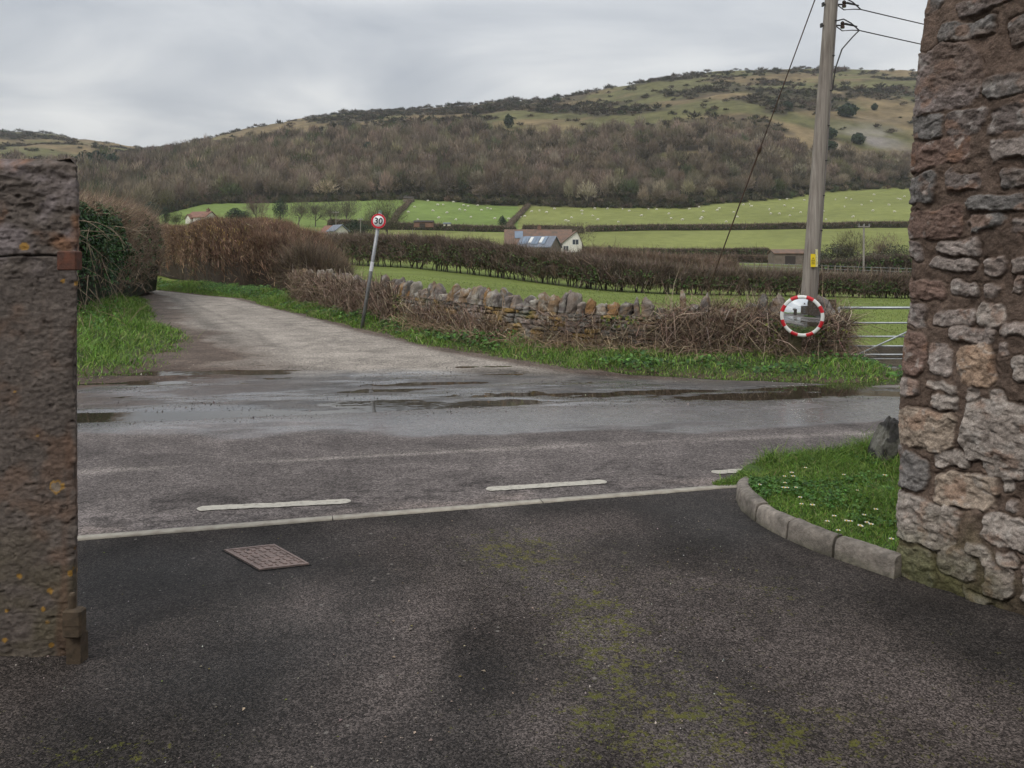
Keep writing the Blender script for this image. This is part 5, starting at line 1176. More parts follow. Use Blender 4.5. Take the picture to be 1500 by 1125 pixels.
mb = MB(); mb.box((gx0-.12, GZ+.05, .3), (.07, .07, .6), jit=.006); gpst = mb.build('gate_post', M_post); tag(gpst, 'stout timber gate post at the end of the dry stone wall', 'gate post')

# ------------------------------------------------------------------ leaning speed sign
sb_ = np.array([at(532, 17.5), 17.5, .22]); st_ = pxz(555, 324, 17.5); dv = norm(st_-sb_)
sign = thing('speed_limit_sign', tuple(sb_), 'leaning round 30 speed limit sign on a grey post behind the verge', 'road sign')
mb = MB(); mb.tube([sb_-dv*.3, st_+dv*.19], .038, 14); mb.build('post', m_plain('galvanised post', (.3, .31, .32), .5, .5, nscale=12, c2=(.2, .2, .21)), sign, smooth=True)
fc = st_+np.array([0, -.055, 0])
def ring(name, r0, r1, y, mat, d=.0):
    V = []; n = 48
    for r, yy in ((r0, y), (r1, y), (r1, y+d)):
        for k in range(n+1): a = 2*pi*k/n; V.append(fc+np.array([r*cos(a), yy, r*sin(a)]))
    return np_mesh(name, np.array(V), grid_faces(3 if d else 2, n+1), mat, parent=sign)
M_swh = m_plain('sign white', (.8, .8, .8), .35, namp=.08); M_srd = m_plain('sign red', (.6, .02, .04), .35, namp=.1); M_sbl = m_plain('sign black', (.012, .02, .03), .4)
ring('sign_plate', .0001, .158, 0, M_swh, .006); ring('red_ring', .119, .157, -.002, M_srd)
mb = MB(); mb.tube([fc+np.array([0, .007, 0]), fc+np.array([0, .009, 0])], .158, 32); mb.build('sign_back', M_galv, sign)
fcu = bpy.data.curves.new('numerals', 'FONT'); fcu.body = '30'; fcu.size = .185; fcu.align_x = 'CENTER'; fcu.align_y = 'CENTER'; fcu.offset = .0035; fcu.extrude = .0005; fcu.space_character = 1.02
fo = bpy.data.objects.new('numerals_src', fcu); COL.objects.link(fo); bpy.context.view_layer.update()
me = bpy.data.meshes.new_from_object(fo); COL.objects.unlink(fo); bpy.data.objects.remove(fo)
vv = np.array([v.co[:] for v in me.vertices]); bpy.context.view_layer.update()
lean = math.atan2(dv[0], dv[2])*.55
vx = vv[:, 0]*cos(lean)+vv[:, 1]*sin(lean); vz_ = -vv[:, 0]*sin(lean)+vv[:, 1]*cos(lean)
for v, x, z, y in zip(me.vertices, vx, vz_, vv[:, 2]): v.co = (fc[0]-sb_[0]+x*.98, fc[1]-sb_[1]-.0035-y, fc[2]-sb_[2]+z-.004)
me.materials.clear(); me.materials.append(M_sbl); fo = bpy.data.objects.new('numerals', me); COL.objects.link(fo); fo.parent = sign
pm = sb_+(st_-sb_)*.545
mb = MB(); mb.tube([pm-dv*.1, pm+dv*.1], .0395, 14); mb.build('sticker', m_plain('pale sticker', (.7, .7, .72), .4, nscale=40, c2=(.5, .5, .55)), sign)
mb = MB(); mb.tube([st_+dv*.2, st_+dv*.235], [.042, .03], 10); mb.build('post_cap', m_plain('green cap', (.12, .2, .13), .6), sign)
for dz_ in (.07, -.07): mb = MB(); mb.box(st_+np.array([0, -.03, dz_]), (.05, .02, .015)); mb.build('clamp', M_galv, sign)
# ------------------------------------------------------------------ woodland on the hill
def tree_template(ntw, L, W, r=1.0, seed=0, trunk=True, dome=.8, limbs=7):
    """unit bare tree: crown of twigs about radius 1, height 2"""
    g = np.random.default_rng(seed); n = ntw
    d = norm(g.normal(size=(n, 3))); d[:, 2] = np.abs(d[:, 2])*1.0-.35*(g.random(n) < .35); rr = g.random(n)**.33
    lump = 1+.3*fbm(d[:, 0]*2.2+seed, d[:, 1]*2.2, d[:, 2]*2.2, 3, seed)
    P = d*(rr*lump)[:, None]*np.array([1, 1, .95])+np.array([0, 0, 1.0])
    D = norm(d*.8+np.array([0, 0, .7])+g.normal(0, .35, (n, 3)))
    s = norm(np.cross(D, g.normal(size=(n, 3))))*W/2; LL = L*(.6+.8*g.random(n))[:, None]
    V = np.stack([P-D*LL*.5-s, P-D*LL*.5+s, P+D*LL*.5], 1).reshape(-1, 3)
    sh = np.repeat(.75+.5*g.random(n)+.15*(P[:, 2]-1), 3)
    tv = []
    if trunk:
        w = .045; base = [(0, 0, 0)]; ends = [(0, 0, 1.2)]
        segs = [((0, 0, -.05), (0, 0, 1.1), .075)]
        for k in range(limbs):
            a = g.random()*6.28; z0 = .35+.5*g.random(); e = (cos(a)*.6, sin(a)*.6, z0+.5+.4*g.random()); segs.append(((0, 0, z0), e, .04))
        for p, q, w in segs:
            p, q = np.array(p), np.array(q)
            for ax in ((1, 0, 0), (0, 1, 0)):
                sx = np.array(ax)*w/2; tv += [p-sx, p+sx, q]
    nt_ = len(tv)
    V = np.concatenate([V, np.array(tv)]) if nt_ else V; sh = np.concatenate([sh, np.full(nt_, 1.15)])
    return V, sh
def plant(templates, X, Y, Zg, R, H, cols, name, sink=0.0):
    """R crown radius, H height per tree -> one mesh"""
    Vs, Cs = [], []
    ti = rng.integers(0, len(templates), len(X)); th = U(0, 6.28, len(X))
    for k, (V, sh) in enumerate(templates):
        m = ti == k; n = m.sum()
        if not n: continue
        c, s = np.cos(th[m])[:, None], np.sin(th[m])[:, None]
        x = V[None, :, 0]*R[m][:, None]; y = V[None, :, 1]*R[m][:, None]; z = V[None, :, 2]*(H[m]/1.95)[:, None]
        Vs.append(np.stack([x*c-y*s+X[m][:, None], x*s+y*c+Y[m][:, None], z+Zg[m][:, None]-sink], -1).reshape(-1, 3))
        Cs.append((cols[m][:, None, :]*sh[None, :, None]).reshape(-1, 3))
    V = np.concatenate(Vs); C = np.concatenate(Cs)
    return V, np.arange(len(V)).reshape(-1, 3), C
WC = [(.155, .122, .092), (.19, .15, .112), (.112, .09, .068), (.155, .138, .085), (.18, .136, .108), (.08, .09, .048), (.22, .185, .135)]
WW = (4, 4, 3, 1.5, 2, .8, 1)
def sample(n, z0, z1, pw=1.0):
    Z = z0+(z1-z0)*U(0, 1, n)**pw; px = U(-150, 1500, n); return (px-750)/FPX*Z, Z
def thin(X, Y, cell):
    k = np.floor(X/cell).astype(int)*100003+np.floor(Y/cell).astype(int); _, i = np.unique(k, return_index=True); return X[i], Y[i]
X, Y = sample(60000, 270, 960); X, Y = thin(X, Y, 5.6); Zt = T(X, Y); px, py = pyx(X, Y, Zt)
zb_ = np.interp(px, PXC, ZB); d = wood_density(px, py, X, Y); ok = (Y > zb_+2+fbm(X/9, Y/9, 0, 3, 71)*5) & (U(0, 1, len(X)) < d); X, Y, Zt, px, py = X[ok], Y[ok], Zt[ok], px[ok], py[ok]
n = len(X); R = U(2.4, 5.0, n)*np.where(U(0, 1, n) < .12, 1.35, 1); H = U(7, 12.5, n)*np.interp(px, [0, 600, 900, 1400], [1.15, 1.05, .95, .8]); 
patch = fbm(X/35, Y/35, 0, 3, 411); cols = pick(WC, WW, n, .2, .03)*(1+.45*patch[:, None])
near = Y < np.interp(px, PXC, ZB)+45
tn = [tree_template(420, .42, .05, seed=k) for k in range(6)]; tf = [tree_template(240, .45, .085, seed=20+k, limbs=4) for k in range(6)]
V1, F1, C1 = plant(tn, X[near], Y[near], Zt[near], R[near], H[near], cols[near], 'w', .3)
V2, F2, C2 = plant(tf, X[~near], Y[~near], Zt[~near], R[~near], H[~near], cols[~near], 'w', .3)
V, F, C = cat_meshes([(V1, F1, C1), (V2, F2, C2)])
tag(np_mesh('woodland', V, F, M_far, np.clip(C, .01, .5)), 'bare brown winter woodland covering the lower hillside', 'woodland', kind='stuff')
# understorey along the wood's lower edge, dark
X = []; Y = []
q = U(-150, 1500, 2600); zz0 = np.interp(q, PXC, ZB)+U(0, 14, 2600); X = (q-750)/FPX*zz0; Y = zz0; Zt = T(X, Y); n = len(X)
tu = [tree_template(90, .8, .16, seed=40+k, trunk=False) for k in range(5)]
V, F, C = plant(tu, X, Y, Zt, U(1.2, 2.4, n), U(1.8, 3.8, n), pick([(.06, .055, .035), (.09, .075, .055), (.05, .06, .03), (.12, .1, .07)], (3, 3, 1.5, 2), n, .2), 'u', .8)
tag(np_mesh('undergrowth', V, F, M_far, C), 'dark undergrowth along the lower edge of the hillside wood', 'undergrowth', kind='stuff')
# scrub on the open hill
X, Y = sample(90000, 480, 1230); X, Y = thin(X, Y, 5.0); Zt = T(X, Y); px, py = pyx(X, Y, Zt)
zk_ = np.interp(px, XK, ZK); wd = wood_density(px, py, X, Y); sd = scrub_density(px, py, X, Y)
crest = np.exp(-((Y-zk_+6)/9)**2)*sstep(-.1, .3, fbm(X/28, 0*X, 0, 3, 421)+.12*(px < 900)-.05)*.5*(px > 420)
cl = fbm(X/13, Y/13, 0, 3, 425)
ok = (Y < zk_+4) & (wd < .6) & (U(0, 1, len(X)) < np.clip(sd*.85*(cl > -.25)+.02+crest+.1*(cl > .3), 0, 1)); X, Y, Zt, px, py = X[ok], Y[ok], Zt[ok], px[ok], py[ok]; n = len(X)
hs = U(1.2, 4.0, n)*np.where(U(0, 1, n) < .12, 1.6, 1)
V, F, C = plant([tree_template(60, .8, .2, seed=60+k, trunk=False) for k in range(5)], X, Y, Zt, hs*U(.7, 1.2, n), hs, pick([(.06, .05, .037), (.08, .066, .048), (.045, .05, .028), (.1, .08, .06)], (3, 3, 1.2, 2), n, .2), 's', .6)
tag(np_mesh('hillside_scrub', V, F, M_far, C), 'dark gorse and thorn scrub scattered over the open hilltop', 'scrub', kind='stuff')

# ------------------------------------------------------------------ single trees
EV = [(.022, .038, .018), (.032, .055, .024), (.014, .026, .012)]
def lone_tree(px, Z, H, R, label, kind='bare', cat='tree', group=None, ybase=None, cols=None, dense=1.0, name=None, trunk_col=None):
    x = at(px, Z); zg = float(T(np.array([x]), np.array([Z]))[0])
    o = thing(name or ('bare_tree' if kind == 'bare' else 'evergreen_tree' if kind == 'ever' else 'bush'), (x, Z, zg), label, cat, group)
    sc = max(.25, Z/300.)
    g = np.random.default_rng(int(px*7+Z)); mb = MB(); tips = []
    def br(p, d, L, r, lv):
        e = p+d*L; mb.tube([p, (p+e)/2+g.normal(0, L*.04, 3), e], [r, r*.8, r*.6], 5 if lv < 2 else 4, cap=False)
        if lv >= 3 or L < .25: tips.append(e); return
        for k in range(g.integers(3, 5)):
            nd_ = norm(d+g.normal(0, .55, 3)+np.array([0, 0, .15])); f = g.uniform(.55, 1); br(p+d*L*f, nd_, L*g.uniform(.55, .75), r*.55, lv+1)
    base = np.array([x, Z, zg-.3])
    if kind == 'bare':
        br(base, norm(np.array([g.normal(0, .05), 0, 1])), H*.34, max(.14, H*.022), 0)
        mb.build('trunk', M_bark, o)
        t = np.array(tips); c = base+np.array([0, 0, H*.6]); n = int(2200*dense)
        i = g.integers(0, len(t), n); P = t[i]+g.normal(0, H*.07, (n, 3)); d_ = norm(g.normal(size=(n, 3)))*(g.random((n, 1))**.4); lp_ = 1+.4*fbm(d_[:, 0]*2+px, d_[:, 1]*2, d_[:, 2]*2, 3, 6)[:, None]; P = np.where((np.arange(n)%3 > 0)[:, None], np.array([x, Z, zg+H*.6])+d_*lp_*np.array([R, R, H*.4]), P); d = P-(base+np.array([0, 0, H*.25])); D = norm(d)+np.array([0, 0, .35])+g.normal(0, .3, (n, 3))
        k_ = (np.hypot(P[:, 0]-x, P[:, 1]-Z) < R*1.15) & (P[:, 2] < zg+H*1.02); P, D = P[k_], D[k_]; n = len(P)
        V, F, C = blades(P, D, H*.1*U(.6, 1.4, n), .06*sc+.012, pick(cols or [(.12, .095, .075), (.09, .075, .055)], [1]*len(cols or [0, 0]), n, .25))
        np_mesh('crown', V, F, M_twig, C, parent=o)
    else:
        mb.tube([base, base+np.array([0, 0, H*.6])], [max(.1, H*.03), .05], 6); mb.build('trunk', M_bark, o)
        n = int(1500*dense); d = norm(g.normal(size=(n, 3))); rr = g.random(n)**.4; lp = 1+.35*fbm(d[:, 0]*2+px, d[:, 1]*2, d[:, 2]*2, 3, 4)
        tap = np.where(d[:, 2] > 0, 1-.35*d[:, 2], 1) if kind == 'ever' else 1
        P = np.column_stack([x+d[:, 0]*R*rr*lp*tap, Z+d[:, 1]*R*rr*lp*tap, zg+H*.52+d[:, 2]*H*.48*rr*np.clip(lp, .7, 1.1)])
        V, F, C = leaves(P, d+g.normal(0, .5, (n, 3)), (.16+.28*sc)*U(.6, 1.4, n)*max(.6, R/3), pick(cols or EV, [1]*len(cols or EV), n, .25))
        np_mesh('crown', V, F, M_leaf, C, parent=o)
    return o
lone_tree(566, 175, 9.6, 4.6, 'tall bare tree with wide crown just behind the speed sign', dense=1.5, cols=[(.1, .095, .055), (.085, .075, .05)])
lone_tree(548, 172, 6.5, 3.0, 'smaller bare tree on the left of the tall one behind the speed sign', cols=[(.1, .09, .06)])
lone_tree(411, 262, 6.8, 2.7, 'dark cedar-like evergreen standing against the left green field', 'ever')
lone_tree(376, 245, 8.4, 4.2, 'reddish bare tree beside the dark evergreen by the white farmhouse', cols=[(.17, .11, .1), (.13, .09, .08)])
lone_tree(345, 238, 4.6, 3.0, 'dark round evergreen to the right of the white house with red roof', 'ever')
lone_tree(358, 236, 4.2, 2.2, 'small evergreen between round evergreen and reddish bare tree', 'ever')
lone_tree(243, 225, 5.6, 1.3, 'slim dark evergreen left of the white house', 'ever')
lone_tree(222, 220, 7.5, 2.8, 'dark green tree half hidden above the ivy hedge end', 'ever', cols=[(.035, .05, .03), (.05, .06, .035)])
lone_tree(207, 232, 8.5, 3.4, 'bare greyish tree beyond the ivy hedge end')
lone_tree(258, 222, 4.0, 2.6, 'low bare bush in front of the field left of the white house', cols=[(.09, .1, .045)])
for k, (px, h, r, lb) in enumerate(((438, 7.4, 4.0, 'leftmost bare tree behind the clipped hedge crest'), (462, 8, 4.4, 'bare tree with broad crown right of the dark evergreen'), (484, 6.6, 3.4, 'bare tree above the small white cottage'), (508, 8.6, 3.6, 'upright bare tree between the cottage and the speed sign'))):
    lone_tree(px, 238+k*3, h*1.12, r*1.35, lb, dense=1.0, cols=[(.12, .105, .075), (.1, .085, .065)], group='bare trees along the field foot')
lone_tree(519, 168, 4.2, 2.4, 'dark evergreen beside the gable of the small cottage', 'ever')
lone_tree(533, 166, 3.2, 1.8, 'low dark evergreen under the bare trees by the speed sign', 'ever')
lone_tree(736, 246, 4.4, 1.4, 'small dark round tree at the foot of the brown hedge bank', 'ever')
lone_tree(893, 168, 1.9, .75, 'tiny dark conifer poking out of the clipped hedge', 'ever')
lone_tree(842, 188, 6.2, 5.2, 'spreading bare tree behind the farmhouse gable', dense=1.2, cols=[(.13, .11, .075), (.1, .085, .06)])
lone_tree(800, 190, 4.6, 4.0, 'low bare tree behind the farmhouse ridge', cols=[(.12, .1, .075)])
lone_tree(1247, 112, 5.0, 2.6, 'bare olive-brown tree beside the distant power pole', dense=1.4, cols=[(.1, .09, .05), (.12, .1, .07)])
lone_tree(1228, 112, 3.4, 2.6, 'low shaggy bush left of the distant power pole', 'bush', cat='bush', cols=[(.07, .065, .04), (.05, .055, .03)])
lone_tree(1296, 110, 4.6, 2.2, 'pale twiggy tree between the power pole and the rubble wall', cols=[(.16, .12, .09)])
lone_tree(1312, 106, 3.4, 2.0, 'dark green bush close to the rubble wall', 'bush', cat='bush', cols=[(.035, .045, .022), (.06, .06, .035)])
lone_tree(1280, 104, 2.4, 2.6, 'brown bush low beside the distant power pole', 'bush', cat='bush', cols=[(.1, .075, .055), (.07, .06, .04)])
lone_tree(1198, 118, 2.2, 2.2, 'dark bush behind the telegraph pole foot', 'bush', cat='bush', cols=[(.04, .05, .025), (.07, .065, .04)])
def ridge(px, py, H, R, label):
    Zs_ = np.linspace(450, 1190, 300); xs = (px-750)/FPX*Zs_; zz1 = T(xs, Zs_); _, ys = pyx(xs, Zs_, zz1); ok = np.where(ys <= py)[0]; Z = Zs_[ok[0]] if len(ok) else 880
    lone_tree(px, float(Z), H, R, label, 'ever', group='evergreens on the open hill')
ridge(1242, 172, 9, 6.5, 'biggest round evergreen on the open hill right of the pole'); ridge(1281, 162, 5, 2.4, 'small slanting evergreen right of the biggest one on the hill'); ridge(1257, 213, 6.5, 4.2, 'dark evergreen low on the scree slope')
ridge(1213, 204, 7, 5, 'evergreen half behind the telegraph pole'); ridge(1154, 162, 6, 3.5, 'evergreen among scrub left of the pole'); ridge(1213, 222, 6, 5, 'lowest evergreen touching the right side of the pole')
for k, (px, py, h, r) in enumerate(((163, 290, 13, 6), (141, 293, 13, 6), (152, 282, 13, 6), (121, 298, 12, 6), (131, 288, 12, 6))): ridge(px, py, h, r, 'tall dark pine of the little pine clump above the ivy hedge')
for o in bpy.data.objects:
    if o.get('label') == 'tall dark pine of the little pine clump above the ivy hedge': o['group'] = 'pine clump on the left hillside'
for px, py in ((713, 266), (752, 262), (540, 258), (1052, 255), (745, 148+40)): ridge(px, py, 9, 3.6, 'ivy-dark evergreen standing inside the bare hillside wood')
for o in bpy.data.objects:
    if o.get('label') == 'ivy-dark evergreen standing inside the bare hillside wood': o['group'] = 'evergreens inside the wood'

# ------------------------------------------------------------------ houses
M_render = m_plain('white render', (.74, .71, .64), .9, nscale=1.5, namp=.14); M_cream = m_plain('cream render', (.62, .58, .5), .9, nscale=1.2, namp=.25)
M_rt = m_plain('red clay tiles', (.24, .12, .085), .85, nscale=1.4, c2=(.15, .085, .065)); M_bt = m_plain('brown clay tiles', (.2, .115, .08), .85, nscale=1.2, c2=(.1, .08, .065))
M_slate = m_plain('grey slate', (.17, .19, .23), .6, nscale=1.5); M_glass = m_plain('window glass', (.05, .06, .075), .1, spec=.6); M_brick = m_plain('brick', (.2, .11, .08), .9, nscale=3)
M_panel = m_plain('solar panel', (.12, .15, .2), .3, .0, nscale=.6, c2=(.18, .23, .3)); M_shed = m_plain('dark boards', (.05, .04, .035), .9); M_frame = m_plain('window frame white', (.7, .7, .68), .6)
M_stonef = m_plain('farm stone', (.2, .16, .13), .9, nscale=2, namp=.4)
def xf(c, rz):
    ca, sa = cos(rz), sin(rz)
    return lambda p: (c[0]+p[0]*ca-p[1]*sa, c[1]+p[0]*sa+p[1]*ca, c[2]+p[2])
def block(root, f, x0, x1, y0, y1, zb0, ze, zr, wall, roof, oh=.35, ridge_axis='x', rx=None, chim=None, roofname='roof', apex=None):
    mb = MB()
    if ridge_axis == 'x':
        ym = (y0+y1)/2 if apex is None else apex
        vs = [(x0, y0, zb0), (x1, y0, zb0), (x1, y1, zb0), (x0, y1, zb0), (x0, y0, ze), (x1, y0, ze), (x1, y1, ze), (x0, y1, ze), (x0, ym, zr), (x1, ym, zr)]
        fs = [(0, 1, 5, 4), (1, 2, 6, 9, 5), (2, 3, 7, 6), (3, 0, 4, 8, 7)]
        e = (zr-ze)/(ym-y0)*oh
        rv = []
        for (ya, za, yb, zb1) in ((y0-oh, ze-e, ym, zr), (y1+oh, ze-(zr-ze)/(y1-ym)*oh, ym, zr)): rv.append([(x0-oh, ya, za+.06), (x1+oh, ya, za+.06), (x1+oh, yb, zb1+.06), (x0-oh, yb, zb1+.06)])
    else:
        xm = (x0+x1)/2 if apex is None else apex
        vs = [(x0, y0, zb0), (x1, y0, zb0), (x1, y1, zb0), (x0, y1, zb0), (x0, y0, ze), (x1, y0, ze), (x1, y1, ze), (x0, y1, ze), (xm, y0, zr), (xm, y1, zr)]
        fs = [(0, 1, 5, 8, 4), (1, 2, 6, 5), (2, 3, 7, 9, 6), (3, 0, 4, 7)]
        rv = []
        for (xa, za, xb, zb1) in ((x0-oh, ze-(zr-ze)/(xm-x0)*oh, xm, zr), (x1+oh, ze-(zr-ze)/(x1-xm)*oh, xm, zr)): rv.append([(xa, y0-oh, za+.06), (xa, y1+oh, za+.06), (xb, y1+oh, zb1+.06), (xb, y0-oh, zb1+.06)])
    mb.add([f(v) for v in vs], fs); mb.build('wall', wall, root)
    oh = min(oh, .2) if root['category'] == 'house' and x1-x0 < 9 else oh
    rb = MB()
    for q_ in rv:
        rb.add([f(v) for v in q_]+[f((v[0], v[1], v[2]+.16)) for v in q_], [(4, 5, 6, 7), (0, 3, 2, 1), (0, 1, 5, 4), (1, 2, 6, 5), (2, 3, 7, 6), (3, 0, 4, 7)])
    r = rb.build(roofname, roof, root)
    for (cx, cy) in (chim or []):
        c = MB(); vs = [f((cx+a*.4, cy+b*.4, z)) for z in (zr-.8, zr+.9) for a, b in ((-1, -1), (1, -1), (1, 1), (-1, 1))]; c.add(vs, [(0, 1, 5, 4), (1, 2, 6, 5), (2, 3, 7, 6), (3, 0, 4, 7), (4, 5, 6, 7)])
        p0 = f((cx, cy, zr+.9)); c.tube([p0, (p0[0], p0[1], p0[2]+.35)], .14, 8); ch = c.build('chimney', M_brick, r)
    return r
def window(root, f, x, z, w, h, y, axis='y'):
    fr, gl = MB(), MB()
    def q(mb, a0, a1, b0, b1, d0, d1):
        P = [(a, d, b) for d in (d0, d1) for a, b in ((a0, b0), (a1, b0), (a1, b1), (a0, b1))]
        if axis == 'x': P = [(p[1], p[0], p[2]) for p in P]
        mb.add([f(p) for p in P], [(0, 1, 2, 3), (4, 5, 6, 7), (0, 1, 5, 4), (1, 2, 6, 5), (2, 3, 7, 6), (3, 0, 4, 7)])
    s = -1 if axis == 'y' else 1
    t = .07
    for a in ((x-w/2-t, x-w/2), (x-t/2, x+t/2), (x+w/2, x+w/2+t)): q(fr, *a, z-h/2-t, z+h/2+t, y+s*.06, y)
    for b in ((z-h/2-t, z-h/2), (z+h/2, z+h/2+t)): q(fr, x-w/2, x+w/2, *b, y+s*.055, y)
    q(gl, x-w/2, x+w/2, z-h/2, z+h/2, y+s*.03, y+s*.01)
    fo = fr.build('window', M_frame, root); gl.build('pane', M_glass, fo)
# farmhouse, centre
g = G(800, 175); fh = thing('farmhouse', tuple(g), 'white gabled farmhouse with brown roof and solar panels beyond the thorn hedge', 'house')
Zf = 170.
def zpx(py, Z): return EYE-(py-HOR)/FPX*Z-g[2]
f = xf((0, 0, g[2]), 0)
xl, xr = at(748, 176), at(836, 176)
rr_ = block(fh, f, at(741, 176), xr, 173, 181, -.5, zpx(357, 173), zpx(337.5, 177), M_cream, M_bt, chim=[(at(790, 177), 177.2)], roofname='roof')
block(fh, f, at(824, 169), at(852.5, 169), 169, 178, -.5, zpx(356, 169), zpx(339, 169), M_render, M_bt, ridge_axis='y', apex=at(845, 169), oh=.3, roofname='wing_roof')
window(fh, f, at(843, 169), zpx(354.5, 169), 1.2, 1.0, 169); window(fh, f, at(829, 169), zpx(364, 169), 1.0, 1.0, 169)
oc = (at(790, 167.5), 167.5); f0 = f; ca_, sa_ = cos(-.42), sin(-.42)
f = lambda p: f0((oc[0]+(p[0]-oc[0])*ca_-(p[1]-oc[1])*sa_, oc[1]+(p[0]-oc[0])*sa_+(p[1]-oc[1])*ca_, p[2]))
block(fh, f, at(764, 166), at(816, 166), 164.5, 170.5, -.5, zpx(362, 165), zpx(347.5, 168), M_stonef, M_slate, oh=.25, roofname='outbuilding_roof')
def panel(x0, x1, ya, za, yb, zb1, mat, nm, t=.12, lift=.3):
    mb = MB(); q_ = [(x0, ya, za+lift), (x1, ya, za+lift), (x1, yb, zb1+lift), (x0, yb, zb1+lift)]
    mb.add([f(v) for v in q_]+[f((v[0], v[1], v[2]+t)) for v in q_], [(4, 5, 6, 7), (0, 1, 5, 4), (1, 2, 6, 5), (2, 3, 7, 6), (3, 0, 4, 7)]); return mb.build(nm, mat, fh)
def rz_(y): a, b = zpx(362, 165), zpx(347.5, 168); return a+(b-a)*(y-164.5)/(3.0)
xs_ = np.linspace(at(767, 166), at(806, 166), 8)
for k in range(7):
    if k in (2, 5): panel(xs_[k]+.1, xs_[k]+.75, 165.4, rz_(165.4), 167.0, rz_(167.0), M_frame, 'skylight', lift=.28)
    else: panel(xs_[k]+.03, xs_[k+1]-.03, 164.9, rz_(164.9), 167.2, rz_(167.2), M_panel, 'solar_panel')
f = f0
def rm_(y): a, b = zpx(357, 173), zpx(337.5, 177); return a+(b-a)*(y-173)/4.0
panel(at(754, 175), at(766, 175), 174.2, rm_(174.2), 176.2, rm_(176.2), M_panel, 'solar_panel')
# white house, left
def cottage(px, Z, L, D, he, hr, rz, label, wall, roof, name, base_py, wins=(), chim=None):
    x = at(px, Z); z = EYE-(base_py-HOR)/FPX*Z; c = (x, Z, z); r = thing(name, c, label, 'house'); f = xf(c, rz)
    block(r, f, -L/2, L/2, -D/2, D/2, -3, he, hr, wall, roof, chim=chim)
    for (wx, wz, w, h, ax) in wins: window(r, f, wx, wz, w, h, -D/2 if ax == 'y' else L/2, ax)
    return r, f
r, f = cottage(296, 240, 7.0, 4.6, 2.3, 3.85, radians(-24), 'white house with red-brown tiled roof left of the evergreens', M_render, M_rt, 'white_house', 330, [(-2.4, 1.0, .9, .9, 'y'), (1.8, 1.0, 1.0, .9, 'y'), (0, 1.6, .9, .9, 'x')], chim=[(2.4, 0)])
block(r, f, -3.3, -1.4, -3.1, -2.1, -3, 1.9, 3.0, M_render, M_rt, ridge_axis='y', oh=.25, roofname='porch_roof'); block(r, f, -.2, 3.0, -4.0, -2.35, -3, .3, .9, M_render, M_slate, oh=.15, roofname='lean_to_roof', apex=-2.5)
r, f = cottage(495, 165, 3.4, 2.7, 1.75, 2.8, radians(-52), 'small pale cottage with grey solar roof behind the thorn hedge', M_render, M_slate, 'cottage', 351, [(0, 1.0, .6, .6, 'x')])
r, f = cottage(488, 171, 4.0, 3.0, 1.6, 2.9, radians(-30), 'red-roofed cottage just behind the pale cottage', M_brick, M_rt, 'cottage', 352)
# sheds
for (px, Z, L, he, hr, bp, lb, wl, rf, rz) in ((621, 226, 5.2, .9, 1.35, 331, 'low brown shed with dark roof under the left sheep field', M_brick, M_shed, 0), (599, 338, 4.0, 1.4, 2.1, 296, 'small dark barn at the top of the brown hedge bank', M_stonef, M_shed, -.15),
                                     (1155, 128, 5.4, 1.15, 1.7, 383, 'low brown stone barn left of the telegraph pole', M_stonef, M_bt, 0), (655, 228, 1.8, .1, .35, 329, 'tiny pale trough shed right of the low brown shed', M_cream, M_slate, 0)):
    z = EYE-(bp-HOR)/FPX*Z; c = (at(px, Z), Z, z); r = thing('shed', c, lb, 'shed'); f_ = xf(c, rz); block(r, f_, -L/2, L/2, -1.6, 1.6, -.4, he, hr, wl, rf, oh=.15)
    mb = MB(); mb.add([f_(p) for p in ((-L*.2, -1.64, -.5), (L*.1, -1.64, -.5), (L*.1, -1.64, he*.75), (-L*.2, -1.64, he*.75))], [(0, 1, 2, 3)]); mb.build('door', M_shed, r)
# distant poles
def dpole(px, Z, top, bot, label, arm=.0, r=.12):
    x = at(px, Z); z0 = EYE-(bot-HOR)/FPX*Z; z1 = EYE-(top-HOR)/FPX*Z; p = thing('power_pole', (x, Z, z0), label, 'power pole', 'distant power poles')
    mb = MB(); mb.tube([(x, Z, z0-.8), (x+.03, Z, z1)], [r, r*.75], 8); mb.build('shaft', M_pole2, p)
    if arm:
        mb = MB(); mb.box((x, Z-.15, z1-.25), (arm, .05, .06)); mb.build('crossarm', M_pole2, p)
        for sx in (-1, 0, 1): mb = MB(); mb.tube([(x+sx*arm*.85, Z-.15, z1-.2), (x+sx*arm*.85, Z-.15, z1+.1)], [.05, .04], 6); mb.build('insulator', M_porc2, p)
M_pole2 = m_plain('pale distant timber', (.3, .27, .24), .9); M_porc2 = m_plain('grey insulator', (.3, .3, .3), .4)
dpole(1265, 95, 329, 405, 'distant power pole with crossarm in the right field', .68, .13)
dpole(604, 160, 336, 354, 'thin left post of the pair right of the speed sign', 0, .07); dpole(616.5, 160, 337, 354, 'thin right post of the pair right of the speed sign', 0, .06)
dpole(528, 160, 320, 352, 'pale power pole left of the speed sign', .5, .09); dpole(492, 190, 310, 340, 'power pole with crossarm over the small cottage', .7, .09)
